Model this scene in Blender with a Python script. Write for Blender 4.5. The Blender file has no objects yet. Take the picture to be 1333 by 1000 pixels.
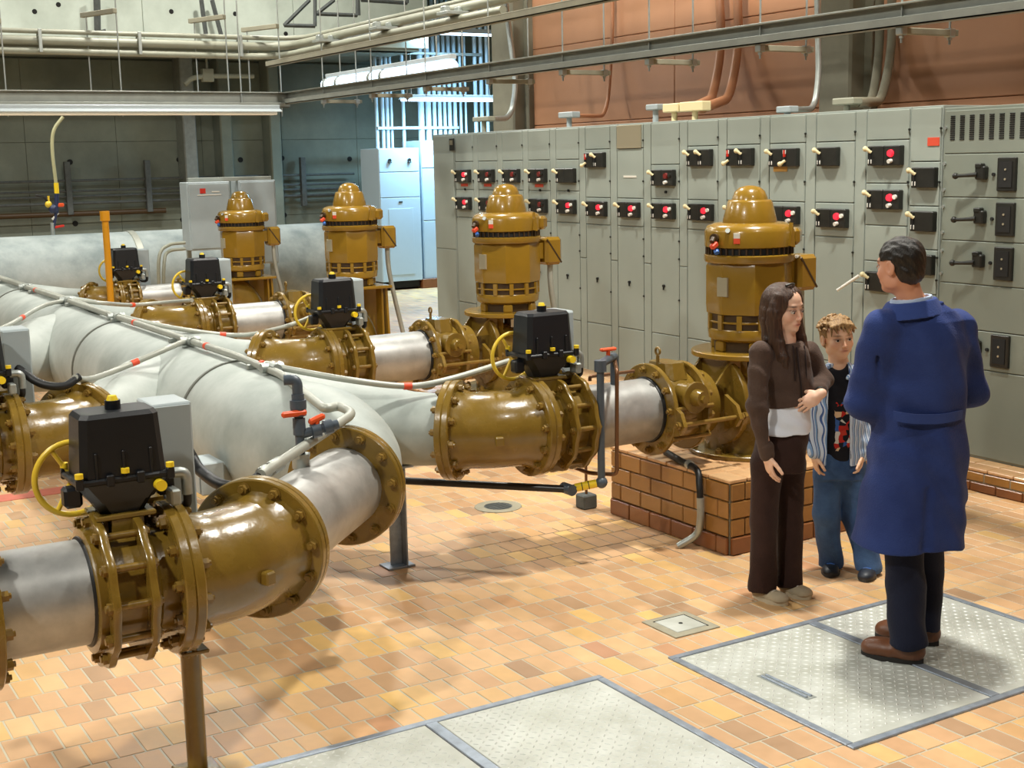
import bpy, bmesh, math, random
import numpy as np
from mathutils import Vector, Matrix
random.seed(7)
rng = np.random.default_rng(7)
SC = bpy.context.scene
COL = SC.collection
PI = math.pi

# ---------------------------------------------------------------- camera
CAM_H = 2.15
FPX = 1731.0
PIT, YAW, ROLL = math.radians(9.53493), math.radians(148.92225), math.radians(-1.2329)
_F = Vector((math.cos(PIT)*math.cos(YAW), math.cos(PIT)*math.sin(YAW), -math.sin(PIT)))
_R0 = Vector((math.sin(YAW), -math.cos(YAW), 0))
_U0 = _R0.cross(_F)
_R = _R0*math.cos(ROLL) + _U0*math.sin(ROLL)
_U = -_R0*math.sin(ROLL) + _U0*math.cos(ROLL)
cd = bpy.data.cameras.new('camera'); cam = bpy.data.objects.new('camera', cd); COL.objects.link(cam)
cam.matrix_world = Matrix(((_R.x, _U.x, -_F.x, 0), (_R.y, _U.y, -_F.y, 0), (_R.z, _U.z, -_F.z, CAM_H), (0, 0, 0, 1)))
cd.sensor_fit = 'HORIZONTAL'; cd.sensor_width = 36; cd.lens = FPX/1333*36; cd.clip_start = .05; cd.clip_end = 200
SC.camera = cam
EYE = Vector((0, 0, CAM_H))

def ray(px, py):
    return (_F*FPX + _R*(px-666.5) - _U*(py-500)).normalized()
def on_x(px, py, x): d = ray(px, py); return EYE + d*(x/d.x)
def on_y(px, py, y): d = ray(px, py); return EYE + d*(y/d.y)
def on_z(px, py, z): d = ray(px, py); return EYE + d*((z-CAM_H)/d.z)

# ---------------------------------------------------------------- world, light, exposure
SC.view_settings.view_transform = 'Standard'; SC.view_settings.look = 'None'
SC.view_settings.gamma = 1; SC.view_settings.use_curve_mapping = False
SC.view_settings.exposure = -1.22
w = bpy.data.worlds.new('world'); SC.world = w; w.use_nodes = True
w.node_tree.nodes['Background'].inputs[0].default_value = (.80, .86, .74, 1)
w.node_tree.nodes['Background'].inputs[1].default_value = .09

def area(name, loc, size, power, color, size_y=None, rot=(0, 0, 0)):
    l = bpy.data.lights.new(name, 'AREA'); l.energy = power; l.color = color
    l.shape = 'DISK' if size_y is None else 'RECTANGLE'
    l.size = size
    if size_y: l.size_y = size_y
    o = bpy.data.objects.new(name, l); o.location = loc; o.rotation_euler = rot; COL.objects.link(o); return o
WARM = (1.0, .97, .885)
for (x, y, z, p) in [
        (-5.0, 5.2, 6.3, 960), (-2.6, -2.8, 6.3, 920), (-9.8, 5.2, 6.3, 640), (-8.0, -1.6, 6.3, 620),
        (-14.2, 4.6, 6.3, 460), (-14.0, -1.6, 6.3, 520), (-1.0, 3.6, 6.3, 240), (-17.4, 2.0, 6.6, 560), (-17.4, 7.2, 6.6, 440)]:  # last two added near the back wall to brighten its upper part
    area('high_bay_lamp', (x, y, z), .42, p, WARM)

# ---------------------------------------------------------------- materials
def srgb(r, g, b):
    f = lambda c: (c/255/12.92) if c/255 <= .04045 else ((c/255+.055)/1.055)**2.4
    return (f(r), f(g), f(b), 1)
def mat(name, rgb, rough=.5, metal=0., var=0., scale=6., bump=0., bscale=60., coat=0., rvar=0., spec=.5, rgb2=None, detail=4., stretch=None):
    m = bpy.data.materials.new(name); m.use_nodes = True
    nt = m.node_tree; n = nt.nodes; l = nt.links; b = n['Principled BSDF']
    c = srgb(*rgb); b.inputs['Base Color'].default_value = c
    b.inputs['Roughness'].default_value = rough; b.inputs['Metallic'].default_value = metal
    b.inputs['Coat Weight'].default_value = coat; b.inputs['Coat Roughness'].default_value = .08
    b.inputs['Specular IOR Level'].default_value = spec
    if var or bump or rvar or rgb2:
        tc = n.new('ShaderNodeTexCoord'); src = tc.outputs['Object']
        if stretch:
            mp = n.new('ShaderNodeMapping'); mp.inputs['Scale'].default_value = stretch; l.new(src, mp.inputs[0]); src = mp.outputs[0]
    if var or rgb2:
        t = n.new('ShaderNodeTexNoise'); t.inputs['Scale'].default_value = scale; t.inputs['Detail'].default_value = detail
        t.inputs['Roughness'].default_value = .62
        l.new(src, t.inputs['Vector'])
        r = n.new('ShaderNodeValToRGB'); r.color_ramp.elements[0].position = .32; r.color_ramp.elements[1].position = .68
        if rgb2: c0, c1 = srgb(*rgb2), c
        else: c0, c1 = [x*(1-var) for x in c[:3]]+[1], [min(1, x*(1+var)) for x in c[:3]]+[1]
        r.color_ramp.elements[0].color = c0; r.color_ramp.elements[1].color = c1
        l.new(t.outputs['Fac'], r.inputs[0]); l.new(r.outputs[0], b.inputs['Base Color'])
        if rvar:
            mr = n.new('ShaderNodeMapRange'); mr.inputs['To Min'].default_value = max(0.02, rough-rvar); mr.inputs['To Max'].default_value = rough+rvar
            l.new(t.outputs['Fac'], mr.inputs['Value']); l.new(mr.outputs[0], b.inputs['Roughness'])
    if bump:
        t2 = n.new('ShaderNodeTexNoise'); t2.inputs['Scale'].default_value = bscale; t2.inputs['Detail'].default_value = 3
        l.new(src, t2.inputs['Vector'])
        bp = n.new('ShaderNodeBump'); bp.inputs['Strength'].default_value = bump; bp.inputs['Distance'].default_value = .01
        l.new(t2.outputs['Fac'], bp.inputs['Height']); l.new(bp.outputs[0], b.inputs['Normal'])
    return m
def emit(name, rgb, s):
    m = bpy.data.materials.new(name); m.use_nodes = True; b = m.node_tree.nodes['Principled BSDF']
    b.inputs['Base Color'].default_value = srgb(*rgb); b.inputs['Emission Color'].default_value = srgb(*rgb); b.inputs['Emission Strength'].default_value = s
    return m
M = {}
M['olive'] = mat('ochre_pipe_paint', (122, 96, 34), .26, var=.16, scale=5, bump=.12, bscale=38, coat=.35, rvar=.08)
M['mustard'] = mat('mustard_motor_paint', (140, 107, 30), .25, var=.08, scale=4, bump=.08, bscale=45, coat=.4)
M['brown_dark'] = mat('dark_brown_grille', (62, 42, 14), .5)
M['bolt'] = mat('ochre_painted_bolts', (128, 100, 42), .32, var=.2, scale=30)
M['header'] = mat('pale_painted_pipe', (180, 186, 180), .55, var=0, rgb2=(140, 148, 143), scale=2.2, bump=.1, bscale=14, detail=8)
M['steel'] = mat('dull_steel', (196, 196, 192), .42, .6, rgb2=(160, 160, 158), scale=5, rvar=.1, bump=.03, bscale=30, detail=8)
M['galv'] = mat('galvanised', (165, 170, 165), .42, .6, var=.12, scale=12)
M['conduit'] = mat('grey_conduit', (168, 170, 160), .45, .25, var=.1, scale=8)
M['strap'] = mat('dark_grey_strap', (98, 100, 92), .5)
M['conduitw'] = mat('pale_painted_conduit', (146, 147, 130), .45, 0, var=.06, scale=5)
M['rubber'] = mat('black_rubber', (22, 23, 24), .5)
M['black'] = mat('black_plastic', (15, 18, 23), .42, var=.15, scale=9, bump=.06, bscale=160)
M['yellow'] = mat('yellow_paint', (226, 192, 58), .35, var=.06, scale=9)
M['yellowcap'] = mat('yellow_plastic', (238, 205, 40), .4)
M['greybox'] = mat('grey_enclosure_paint', (158, 168, 170), .45, var=.04, scale=4)
M['mcc'] = mat('grey_green_cabinet_paint', (150, 157, 149), .42, var=.03, scale=2.5)
M['mccd'] = mat('grey_green_door_paint', (152, 160, 151), .4, var=.03, scale=3)
M['cabdark'] = mat('dark_grey_green_paint', (124, 130, 119), .42, var=.03, scale=3)
M['bluecab'] = mat('pale_grey_enamel', (176, 196, 208), .4, var=.03, scale=2)
M['slot'] = mat('shadow_gap', (18, 18, 16), .8)
M['unit'] = mat('black_bakelite', (34, 34, 30), .4, var=.2, scale=20)
M['cream'] = mat('cream_plastic', (226, 212, 166), .4)
M['white'] = mat('white_plastic', (232, 230, 220), .4)
M['redlit'] = emit('lit_red_lens', (255, 40, 60), 2.2)
M['redoff'] = mat('unlit_red_lens', (120, 40, 36), .3)
M['redtape'] = mat('orange_red_tape', (224, 78, 44), .5)
M['red'] = mat('red_plastic', (200, 44, 30), .4)
M['orange'] = mat('orange_plastic', (228, 84, 30), .4)
M['pvc'] = mat('dark_grey_pvc', (74, 84, 94), .4, var=.08, scale=20)
M['blackpipe'] = mat('black_pipe', (34, 34, 36), .35)
M['copper'] = mat('brown_copper_pipe', (120, 84, 56), .4, .5)
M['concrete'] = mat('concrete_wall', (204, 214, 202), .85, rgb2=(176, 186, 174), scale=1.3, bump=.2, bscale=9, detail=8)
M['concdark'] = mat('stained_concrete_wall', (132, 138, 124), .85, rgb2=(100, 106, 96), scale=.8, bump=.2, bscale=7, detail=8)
M['concpipe'] = mat('limed_concrete_pipe', (172, 180, 178), .75, rgb2=(122, 134, 134), scale=2.2, bump=.15, bscale=16, detail=8)
M['concblock'] = mat('grey_concrete_block', (84, 88, 86), .85, var=.2, scale=14, bump=.3, bscale=60)
M['column'] = mat('olive_grey_concrete', (136, 133, 114), .7, var=.1, scale=3, bump=.1, bscale=20)
M['wall_paint'] = mat('salmon_wall_paint', (194, 142, 106), .42, var=.06, scale=1.2, bump=.06, bscale=25)
M['salmon_conduit'] = mat('salmon_painted_conduit', (184, 130, 94), .4)
M['curbtile'] = None
M['diamond'] = None
M['frame'] = mat('worn_steel_angle', (150, 160, 172), .4, .55, var=.18, scale=18)
M['tube'] = emit('warm_fluorescent_tube', (255, 255, 240), .3)
M['tubec'] = emit('cool_fluorescent_tube', (205, 232, 255), 9.0)
M['lampmetal'] = mat('white_lamp_enamel', (176, 184, 186), .35)
M['label'] = mat('white_label', (222, 218, 206), .5)
M['labelred'] = mat('red_label', (205, 74, 48), .5)
M['nameplate'] = mat('aluminium_nameplate', (186, 176, 150), .35, .5)
M['redpaint'] = mat('red_floor_paint', (196, 110, 92), .5, var=.1, scale=8)
M['yellowpost'] = mat('yellow_ochre_post_paint', (206, 142, 20), .4)
M['hose'] = mat('pale_hose', (170, 168, 130), .5)
M['blue'] = mat('blue_fitting', (60, 110, 190), .4)
M['deepblue'] = mat('dark_blue_body', (40, 48, 78), .4)

# ---------------------------------------------------------------- mesh helper
def frame_of(d):
    d = np.asarray(d, float); d = d/np.linalg.norm(d)
    a = np.array([0, 0, 1.]) if abs(d[2]) < .9 else np.array([1., 0, 0])
    u = np.cross(a, d); u /= np.linalg.norm(u); v = np.cross(d, u)
    return u, v, d
class MB:
    def __init__(s): s.v = []; s.f = []; s.n = 0
    def add(s, verts, faces):
        s.v.append(np.asarray(verts, float).reshape(-1, 3)); k = s.n
        s.f.extend([tuple(i+k for i in f) for f in faces]); s.n += len(s.v[-1]); return s
    def box(s, c, size, bev=0., rot=None):
        hx, hy, hz = [x/2 for x in size]; c = np.asarray(c, float)
        if bev <= 0:
            V = [(x, y, z) for z in (-hz, hz) for y in (-hy, hy) for x in (-hx, hx)]
            Fc = [(0, 2, 3, 1), (4, 5, 7, 6), (0, 1, 5, 4), (2, 6, 7, 3), (0, 4, 6, 2), (1, 3, 7, 5)]
        else:
            b = min(bev, hx*.98, hy*.98, hz*.98)
            V = []; idx = {}
            for sz in (-1, 1):
                for sy in (-1, 1):
                    for sx in (-1, 1):
                        idx[sx, sy, sz] = len(V)
                        V += [(sx*hx, sy*(hy-b), sz*(hz-b)), (sx*(hx-b), sy*hy, sz*(hz-b)), (sx*(hx-b), sy*(hy-b), sz*hz)]
            g = lambda sx, sy, sz, a: idx[sx, sy, sz]+a
            Fc = []
            for q in (-1, 1):
                Fc.append([g(q, -1, -1, 0), g(q, 1, -1, 0), g(q, 1, 1, 0), g(q, -1, 1, 0)][::q])
                Fc.append([g(-1, q, -1, 1), g(-1, q, 1, 1), g(1, q, 1, 1), g(1, q, -1, 1)][::q])
                Fc.append([g(-1, -1, q, 2), g(1, -1, q, 2), g(1, 1, q, 2), g(-1, 1, q, 2)][::q])
            for p in (-1, 1):
                for q in (-1, 1):
                    Fc.append([g(-1, p, q, 1), g(-1, p, q, 2), g(1, p, q, 2), g(1, p, q, 1)][::-p*q])
                    Fc.append([g(p, -1, q, 2), g(p, -1, q, 0), g(p, 1, q, 0), g(p, 1, q, 2)][::-p*q])
                    Fc.append([g(p, q, -1, 0), g(p, q, -1, 1), g(p, q, 1, 1), g(p, q, 1, 0)][::-p*q])
                    for r in (-1, 1):
                        Fc.append([g(p, q, r, 0), g(p, q, r, 1), g(p, q, r, 2)][::p*q*r])
        V = np.array(V, float)
        if rot is not None: V = V @ np.array(rot, float).T
        return s.add(V+c, Fc)
    def frustum(s, c0, s0, c1, s1, bev=0):
        V = []
        for c, z in ((c0, s0), (c1, s1)):
            hx, hy = z[0]/2, z[1]/2; b = min(bev, hx*.9, hy*.9)
            pts = [(-hx, -hy), (hx, -hy), (hx, hy), (-hx, hy)] if b <= 0 else [(-hx+b, -hy), (hx-b, -hy), (hx, -hy+b), (hx, hy-b), (hx-b, hy), (-hx+b, hy), (-hx, hy-b), (-hx, -hy+b)]
            V += [(c[0]+x, c[1]+y, c[2]) for x, y in pts]
        n = len(pts)
        return s.add(V, [tuple(range(n))[::-1], tuple(range(n, 2*n))]+[(i, (i+1) % n, n+(i+1) % n, n+i) for i in range(n)])
    def cyl(s, p0, p1, r0, r1=None, seg=20, caps=True, ph=0.):
        r1 = r0 if r1 is None else r1
        p0 = np.asarray(p0, float); p1 = np.asarray(p1, float); u, v, d = frame_of(p1-p0)
        a = np.arange(seg)*2*PI/seg+ph; c = np.cos(a)[:, None]*u+np.sin(a)[:, None]*v
        Fc = [(i, (i+1) % seg, seg+(i+1) % seg, seg+i) for i in range(seg)]
        if caps: Fc += [tuple(range(seg))[::-1], tuple(range(seg, 2*seg))]
        return s.add(np.vstack([p0+c*r0, p1+c*r1]), Fc)
    def lathe(s, prof, o=(0, 0, 0), axis=(0, 0, 1), seg=32, rfun=None, closed=False):
        o = np.asarray(o, float); u, v, d = frame_of(axis)
        a = np.arange(seg)*2*PI/seg; c = np.cos(a)[:, None]*u+np.sin(a)[:, None]*v
        V = []; 
        for (r, h) in prof:
            rr = r*(rfun(a, h) if rfun else 1.)
            V.append(o+d*h+c*(np.ones(seg)*rr)[:, None])
        Fc = []; m = len(prof)
        for k in range(m if closed else m-1):
            k2 = (k+1) % m
            Fc += [(k*seg+i, k*seg+(i+1) % seg, k2*seg+(i+1) % seg, k2*seg+i) for i in range(seg)]
        if not closed:
            Fc += [tuple(range(seg))[::-1], tuple(range((m-1)*seg, m*seg))]
        return s.add(np.vstack(V), Fc)
    def ring(s, o, axis, ro, ri, t, seg=48, bev=.004):
        return s.lathe([(ri, -t/2), (ro-bev, -t/2), (ro, -t/2+bev), (ro, t/2-bev), (ro-bev, t/2), (ri, t/2)], o, axis, seg, closed=True)
    def tube(s, pts, r, seg=12, caps=True):
        P = [np.asarray(p, float) for p in pts]; n = len(P)
        R = r if hasattr(r, '__len__') else [r]*n
        T = [P[min(i+1, n-1)]-P[max(i-1, 0)] for i in range(n)]
        T = [t/max(1e-9, np.linalg.norm(t)) for t in T]
        u, v, _ = frame_of(T[0]); V = []; a = np.arange(seg)*2*PI/seg
        for i in range(n):
            u = u-T[i]*np.dot(u, T[i]); u /= np.linalg.norm(u); v = np.cross(T[i], u)
            V.append(P[i]+(np.cos(a)[:, None]*u+np.sin(a)[:, None]*v)*R[i])
        Fc = []
        for k in range(n-1):
            Fc += [(k*seg+i, k*seg+(i+1) % seg, (k+1)*seg+(i+1) % seg, (k+1)*seg+i) for i in range(seg)]
        if caps: Fc += [tuple(range(seg))[::-1], tuple(range((n-1)*seg, n*seg))]
        return s.add(np.vstack(V), Fc)
    def torus(s, o, axis, R, r, seg=32, sr=10):
        u, v, d = frame_of(axis); o = np.asarray(o, float)
        return s.tube([o+R*(math.cos(a)*u+math.sin(a)*v) for a in np.linspace(0, 2*PI, seg+1)], r, sr, caps=False)
    def sphere(s, c, r, seg=16, rings=10, sc=(1, 1, 1)):
        c = np.asarray(c, float); V = [(0, 0, -1)]; Fc = []
        for k in range(1, rings):
            t = PI*k/rings-PI/2
            V += [(math.cos(t)*math.cos(a), math.cos(t)*math.sin(a), math.sin(t)) for a in np.arange(seg)*2*PI/seg]
        V.append((0, 0, 1)); N = len(V)-1
        Fc += [(0, 1+(i+1) % seg, 1+i) for i in range(seg)]
        for k in range(rings-2):
            b = 1+k*seg; Fc += [(b+i, b+(i+1) % seg, b+seg+(i+1) % seg, b+seg+i) for i in range(seg)]
        b = 1+(rings-2)*seg; Fc += [(b+i, b+(i+1) % seg, N) for i in range(seg)]
        return s.add(np.array(V)*np.array(sc)*r+c, Fc)
    def prism(s, poly, o, u, v, t):
        """polygon in the (u,v) plane at o, extruded t along u x v (centred)"""
        o = np.asarray(o, float); u = np.asarray(u, float); v = np.asarray(v, float); d = np.cross(u, v); n = len(poly)
        b = np.array([o+u*x+v*y for x, y in poly])
        return s.add(np.vstack([b-d*t/2, b+d*t/2]), [tuple(range(n))[::-1], tuple(range(n, 2*n))]+[(i, (i+1) % n, n+(i+1) % n, n+i) for i in range(n)])
    def mesh(s, name, m, sharp=38):
        me = bpy.data.meshes.new(name)
        me.from_pydata(np.vstack(s.v).tolist(), [], s.f); me.validate()
        me.polygons.foreach_set('use_smooth', [True]*len(me.polygons))
        try: me.set_sharp_from_angle(angle=math.radians(sharp))
        except Exception: pass
        if m: me.materials.append(m)
        return me
    def build(s, name, m, parent=None, sharp=38):
        return put(name, s.mesh(name, m, sharp), parent)
def put(name, me, parent=None, mtx=None):
    o = bpy.data.objects.new(name, me); COL.objects.link(o)
    if parent is not None: o.parent = parent
    if mtx is not None: o.matrix_local = mtx
    return o
def tag(o, label=None, cat=None, group=None, kind=None):
    if label: o['label'] = label
    if cat: o['category'] = cat
    if group: o['group'] = group
    if kind: o['kind'] = kind
    return o
def thing(name, label, cat, loc=(0, 0, 0), group=None, rz=0):
    o = bpy.data.objects.new(name, None); COL.objects.link(o); o.location = loc; o.rotation_euler = (0, 0, rz); o.empty_display_size = .1
    return tag(o, label, cat, group)
def solo(name, mb, m, label, cat, group=None, sharp=38):
    return tag(mb.build(name, m, None, sharp), label, cat, group)
def struct(name, mb, m, parent=None, sharp=38):
    return tag(mb.build(name, m, parent, sharp), kind='structure')
KIDS = {}
def dup(o, loc=None, label=None, parent=None):
    c = o.copy(); COL.objects.link(c)
    if parent is not None: c.parent = parent
    if loc is not None: c.location = loc
    if label: c['label'] = label
    for ch in o.children: dup(ch, None, None, c)
    return c
def arc_path(pts, rad, n=6):
    """polyline with rounded corners"""
    P = [np.asarray(p, float) for p in pts]; out = [P[0]]
    for i in range(1, len(P)-1):
        a, b, c = P[i-1], P[i], P[i+1]; d0 = a-b; d1 = c-b; l0 = np.linalg.norm(d0); l1 = np.linalg.norm(d1)
        t = min(rad, l0*.49, l1*.49); p0 = b+d0/l0*t; p1 = b+d1/l1*t
        for k in range(n+1):
            q = k/n; out.append((1-q)**2*p0+2*q*(1-q)*b+q*q*p1)
    out.append(P[-1]); return out
def smooth_path(pts, n=8):
    P = [np.asarray(p, float) for p in pts]; P = [2*P[0]-P[1]]+P+[2*P[-1]-P[-2]]; out = []
    for i in range(1, len(P)-2):
        for k in range(n):
            t = k/n
            out.append(.5*((2*P[i])+(-P[i-1]+P[i+1])*t+(2*P[i-1]-5*P[i]+4*P[i+1]-P[i+2])*t*t+(-P[i-1]+3*P[i]-3*P[i+1]+P[i+2])*t**3))
    out.append(P[-2]); return out
def look(d):
    u, v, d = frame_of(d)
    return Matrix(((u[0], v[0], d[0]), (u[1], v[1], d[1]), (u[2], v[2], d[2])))
def bolt_mesh(r=.019, h=.024, stud=.009, m=None):
    b = MB(); b.cyl((0, 0, 0), (0, 0, .004), r*1.25, seg=10); b.cyl((0, 0, .004), (0, 0, h), r, seg=6); b.cyl((0, 0, h), (0, 0, h+stud), r*.5, seg=8)
    return b.mesh('bolt', m or M['bolt'])
BOLT = bolt_mesh()
def bolts(parent, o, axis, R, n, ph=0., mesh=None, name='bolt'):
    u, v, d = frame_of(axis); L = look(axis).to_4x4()
    for k in range(n):
        a = 2*PI*k/n+ph; p = np.asarray(o, float)+R*(math.cos(a)*u+math.sin(a)*v)
        put(name, mesh or BOLT, parent, Matrix.Translation(Vector(p)) @ L @ Matrix.Rotation(k*1.3, 4, 'Z'))
# ---------------------------------------------------------------- tiled materials (colour only; joints and relief are geometry)
TX, TY, TX0, TY0 = .2, .1, -4.93, 3.22
def math_node(n, l, op, a, b=None, c=None):
    q = n.new('ShaderNodeMath'); q.operation = op
    for i, x in enumerate((a, b, c)):
        if x is None: continue
        if isinstance(x, (int, float)): q.inputs[i].default_value = x
        else: l.new(x, q.inputs[i])
    return q.outputs[0]
def tile_mat(name, stops, grout, rough=.42, coat=0.):
    m = bpy.data.materials.new(name); m.use_nodes = True; nt = m.node_tree; n = nt.nodes; l = nt.links; b = n['Principled BSDF']
    g = n.new('ShaderNodeNewGeometry'); sp = n.new('ShaderNodeSeparateXYZ'); l.new(g.outputs['Position'], sp.inputs[0])
    mn = lambda *a: math_node(n, l, *a)
    xs = mn('DIVIDE', mn('SUBTRACT', sp.outputs[0], TX0), TX); xi = mn('FLOOR', xs)
    odd = mn('MULTIPLY', mn('PINGPONG', xi, 1.), .5)
    ys = mn('ADD', mn('DIVIDE', mn('SUBTRACT', sp.outputs[1], TY0), TY), odd); yi = mn('FLOOR', ys)
    cv = n.new('ShaderNodeCombineXYZ'); l.new(xi, cv.inputs[0]); l.new(yi, cv.inputs[1])
    wn = n.new('ShaderNodeTexWhiteNoise'); wn.noise_dimensions = '2D'; l.new(cv.outputs[0], wn.inputs['Vector'])
    r = n.new('ShaderNodeValToRGB'); e = r.color_ramp.elements
    while len(e) < len(stops): e.new(.5)
    for k, (p, c) in enumerate(stops): e[k].position = p; e[k].color = srgb(*c)
    l.new(wn.outputs['Value'], r.inputs[0])
    ns = n.new('ShaderNodeTexNoise'); ns.inputs['Scale'].default_value = 1.1; ns.inputs['Detail'].default_value = 6; l.new(g.outputs['Position'], ns.inputs['Vector'])
    mr = n.new('ShaderNodeMapRange'); mr.inputs['From Min'].default_value = .35; mr.inputs['From Max'].default_value = .7; mr.inputs['To Min'].default_value = 1.08; mr.inputs['To Max'].default_value = .86; l.new(ns.outputs['Fac'], mr.inputs['Value'])
    n2 = n.new('ShaderNodeTexNoise'); n2.inputs['Scale'].default_value = 14; n2.inputs['Detail'].default_value = 5; l.new(g.outputs['Position'], n2.inputs['Vector'])
    mr2 = n.new('ShaderNodeMapRange'); mr2.inputs['To Min'].default_value = .86; mr2.inputs['To Max'].default_value = 1.12; l.new(n2.outputs['Fac'], mr2.inputs['Value'])
    k = mn('MULTIPLY', mr.outputs[0], mr2.outputs[0])
    mx = n.new('ShaderNodeMix'); mx.data_type = 'RGBA'; mx.blend_type = 'MULTIPLY'; mx.inputs['Factor'].default_value = 1
    l.new(r.outputs[0], mx.inputs['A'])
    cc = n.new('ShaderNodeCombineColor'); [l.new(k, cc.inputs[i]) for i in range(3)]; l.new(cc.outputs[0], mx.inputs['B'])
    # joints (seen where no loose tile lies) 
    fx = mn('ABSOLUTE', mn('SUBTRACT', mn('FRACT', xs), .5)); fy = mn('ABSOLUTE', mn('SUBTRACT', mn('FRACT', ys), .5))
    j = mn('MAXIMUM', mn('GREATER_THAN', fx, .5-.004/TX), mn('GREATER_THAN', fy, .5-.004/TY))
    # old water stains along the joints in front of the first plinth
    vs = n.new('ShaderNodeVectorMath'); vs.operation = 'SUBTRACT'; l.new(g.outputs['Position'], vs.inputs[0]); vs.inputs[1].default_value = (-5.98, 4.2, 0)
    vm = n.new('ShaderNodeVectorMath'); vm.operation = 'MULTIPLY'; l.new(vs.outputs[0], vm.inputs[0]); vm.inputs[1].default_value = (1.7, .95, 0)
    ln = n.new('ShaderNodeVectorMath'); ln.operation = 'LENGTH'; l.new(vm.outputs[0], ln.inputs[0])
    st = mn('MULTIPLY', mn('LESS_THAN', mn('ADD', ln.outputs['Value'], mn('MULTIPLY', mn('SUBTRACT', ns.outputs['Fac'], .5), 1.6)), .74), .75)
    gm = n.new('ShaderNodeMix'); gm.data_type = 'RGBA'; l.new(st, gm.inputs['Factor']); gm.inputs['A'].default_value = srgb(*grout); gm.inputs['B'].default_value = srgb(58, 46, 30)
    f = n.new('ShaderNodeMix'); f.data_type = 'RGBA'; l.new(j, f.inputs['Factor']); l.new(mx.outputs['Result'], f.inputs['A']); l.new(gm.outputs['Result'], f.inputs['B'])
    l.new(f.outputs['Result'], b.inputs['Base Color'])
    rr = n.new('ShaderNodeMapRange'); rr.inputs['To Min'].default_value = rough-.1; rr.inputs['To Max'].default_value = rough+.15; l.new(n2.outputs['Fac'], rr.inputs['Value']); l.new(rr.outputs[0], b.inputs['Roughness'])
    bp = n.new('ShaderNodeBump'); bp.inputs['Strength'].default_value = .12; bp.inputs['Distance'].default_value = .004; l.new(n2.outputs['Fac'], bp.inputs['Height']); l.new(bp.outputs[0], b.inputs['Normal'])
    b.inputs['Coat Weight'].default_value = coat
    return m
M['floor'] = tile_mat('quarry_floor_tile', [(0, (168, 134, 102)), (.18, (206, 166, 124)), (.4, (194, 152, 112)), (.58, (214, 176, 128)), (.76, (200, 158, 116)), (.92, (220, 180, 112)), (1, (186, 138, 106))], (186, 178, 156), .42)
M['grout'] = mat('pale_grout', (150, 144, 124), .8, var=.12, scale=10)
def obj_random_mat(name, c0, c1, rough=.35, coat=.2):
    m = mat(name, c0, rough, var=.1, scale=20, coat=coat); nt = m.node_tree; n = nt.nodes; l = nt.links; b = n['Principled BSDF']
    oi = n.new('ShaderNodeObjectInfo'); r = n.new('ShaderNodeValToRGB'); r.color_ramp.elements[0].color = srgb(*c0); r.color_ramp.elements[1].color = srgb(*c1)
    l.new(oi.outputs['Random'], r.inputs[0])
    mx = n.new('ShaderNodeMix'); mx.data_type = 'RGBA'; mx.blend_type = 'MULTIPLY'; mx.inputs['Factor'].default_value = 1
    tn = [q for q in n if q.type == 'TEX_NOISE'][0]
    mr = n.new('ShaderNodeMapRange'); mr.inputs['To Min'].default_value = .78; mr.inputs['To Max'].default_value = 1.15; l.new(tn.outputs['Fac'], mr.inputs['Value'])
    cc = n.new('ShaderNodeCombineColor'); [l.new(mr.outputs[0], cc.inputs[i]) for i in range(3)]
    l.new(r.outputs[0], mx.inputs['A']); l.new(cc.outputs[0], mx.inputs['B']); l.new(mx.outputs['Result'], b.inputs['Base Color'])
    return m
M['facetile'] = obj_random_mat('ochre_glazed_face_tile', (150, 106, 50), (172, 124, 64), .3)
M['basetile'] = obj_random_mat('brown_base_tile', (126, 76, 42), (150, 96, 54), .3)
M['captile'] = obj_random_mat('pale_cap_tile', (206, 158, 110), (224, 182, 134), .4)

# ---------------------------------------------------------------- the floor
D = 7.03                                    # front plane of the control cabinets
HATCHES = [(-4.38, -3.28, 3.40, 5.04), (-4.38, -3.28, 1.40, 3.04)]
PED = [(-6.48, -5.39, 4.61, 6.3), (-9.2, -8.12, 4.61, 6.2), (-11.95, -10.87, 4.61, 6.2), (-14.85, -13.75, 4.61, 6.2)]
b = MB(); b.box((-11.5, 4, -.1012), (25, 18, .2)); FLOOR = struct('floor', b, M['floor'])

# ---------------------------------------------------------------- walls, slab, columns
# far wall: upper part stands forward, lower part set back under the slab
b = MB(); b.box((-20.15, 3.4, 6.0), (.28, 14, 4.1)); wu = struct('wall_back', b, M['concrete'])
for k in range(6):
    p = MB(); p.box((-20.0, -2.4+2.36*k, 5.45), (.03, 2.352, 2.9), .005); tag(p.build('panel', M['concrete'], wu), kind='structure')
th = MB()
for (px, py) in ((76, 6), (223, 15), (306, 18), (45, 15), (372, 44)):
    q = on_x(px, py, -19.985); th.cyl((q.x-.02, q.y, q.z), (q.x+.004, q.y, q.z), .035, seg=12)
tag(th.build('tie_hole', M['slot'], wu), kind='stuff')
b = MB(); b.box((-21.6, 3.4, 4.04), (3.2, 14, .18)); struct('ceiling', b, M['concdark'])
b = MB(); b.box((-20.4, 13.4, 5.4), (5.2, 6.0, .2)); struct('added_shade_slab', b, M['concdark'])  # unseen slab added over the far corner to keep lamp light off it
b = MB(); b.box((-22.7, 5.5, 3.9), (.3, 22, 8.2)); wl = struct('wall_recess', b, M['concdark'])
for k in range(14):
    for j in range(3):
        p = MB(); p.box((-22.53, -3.4+1.45*k, .62+1.32*j), (.05, 1.446, 1.316), .004); tag(p.build('panel', M['concdark'], wl), kind='structure')
th = MB()
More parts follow.
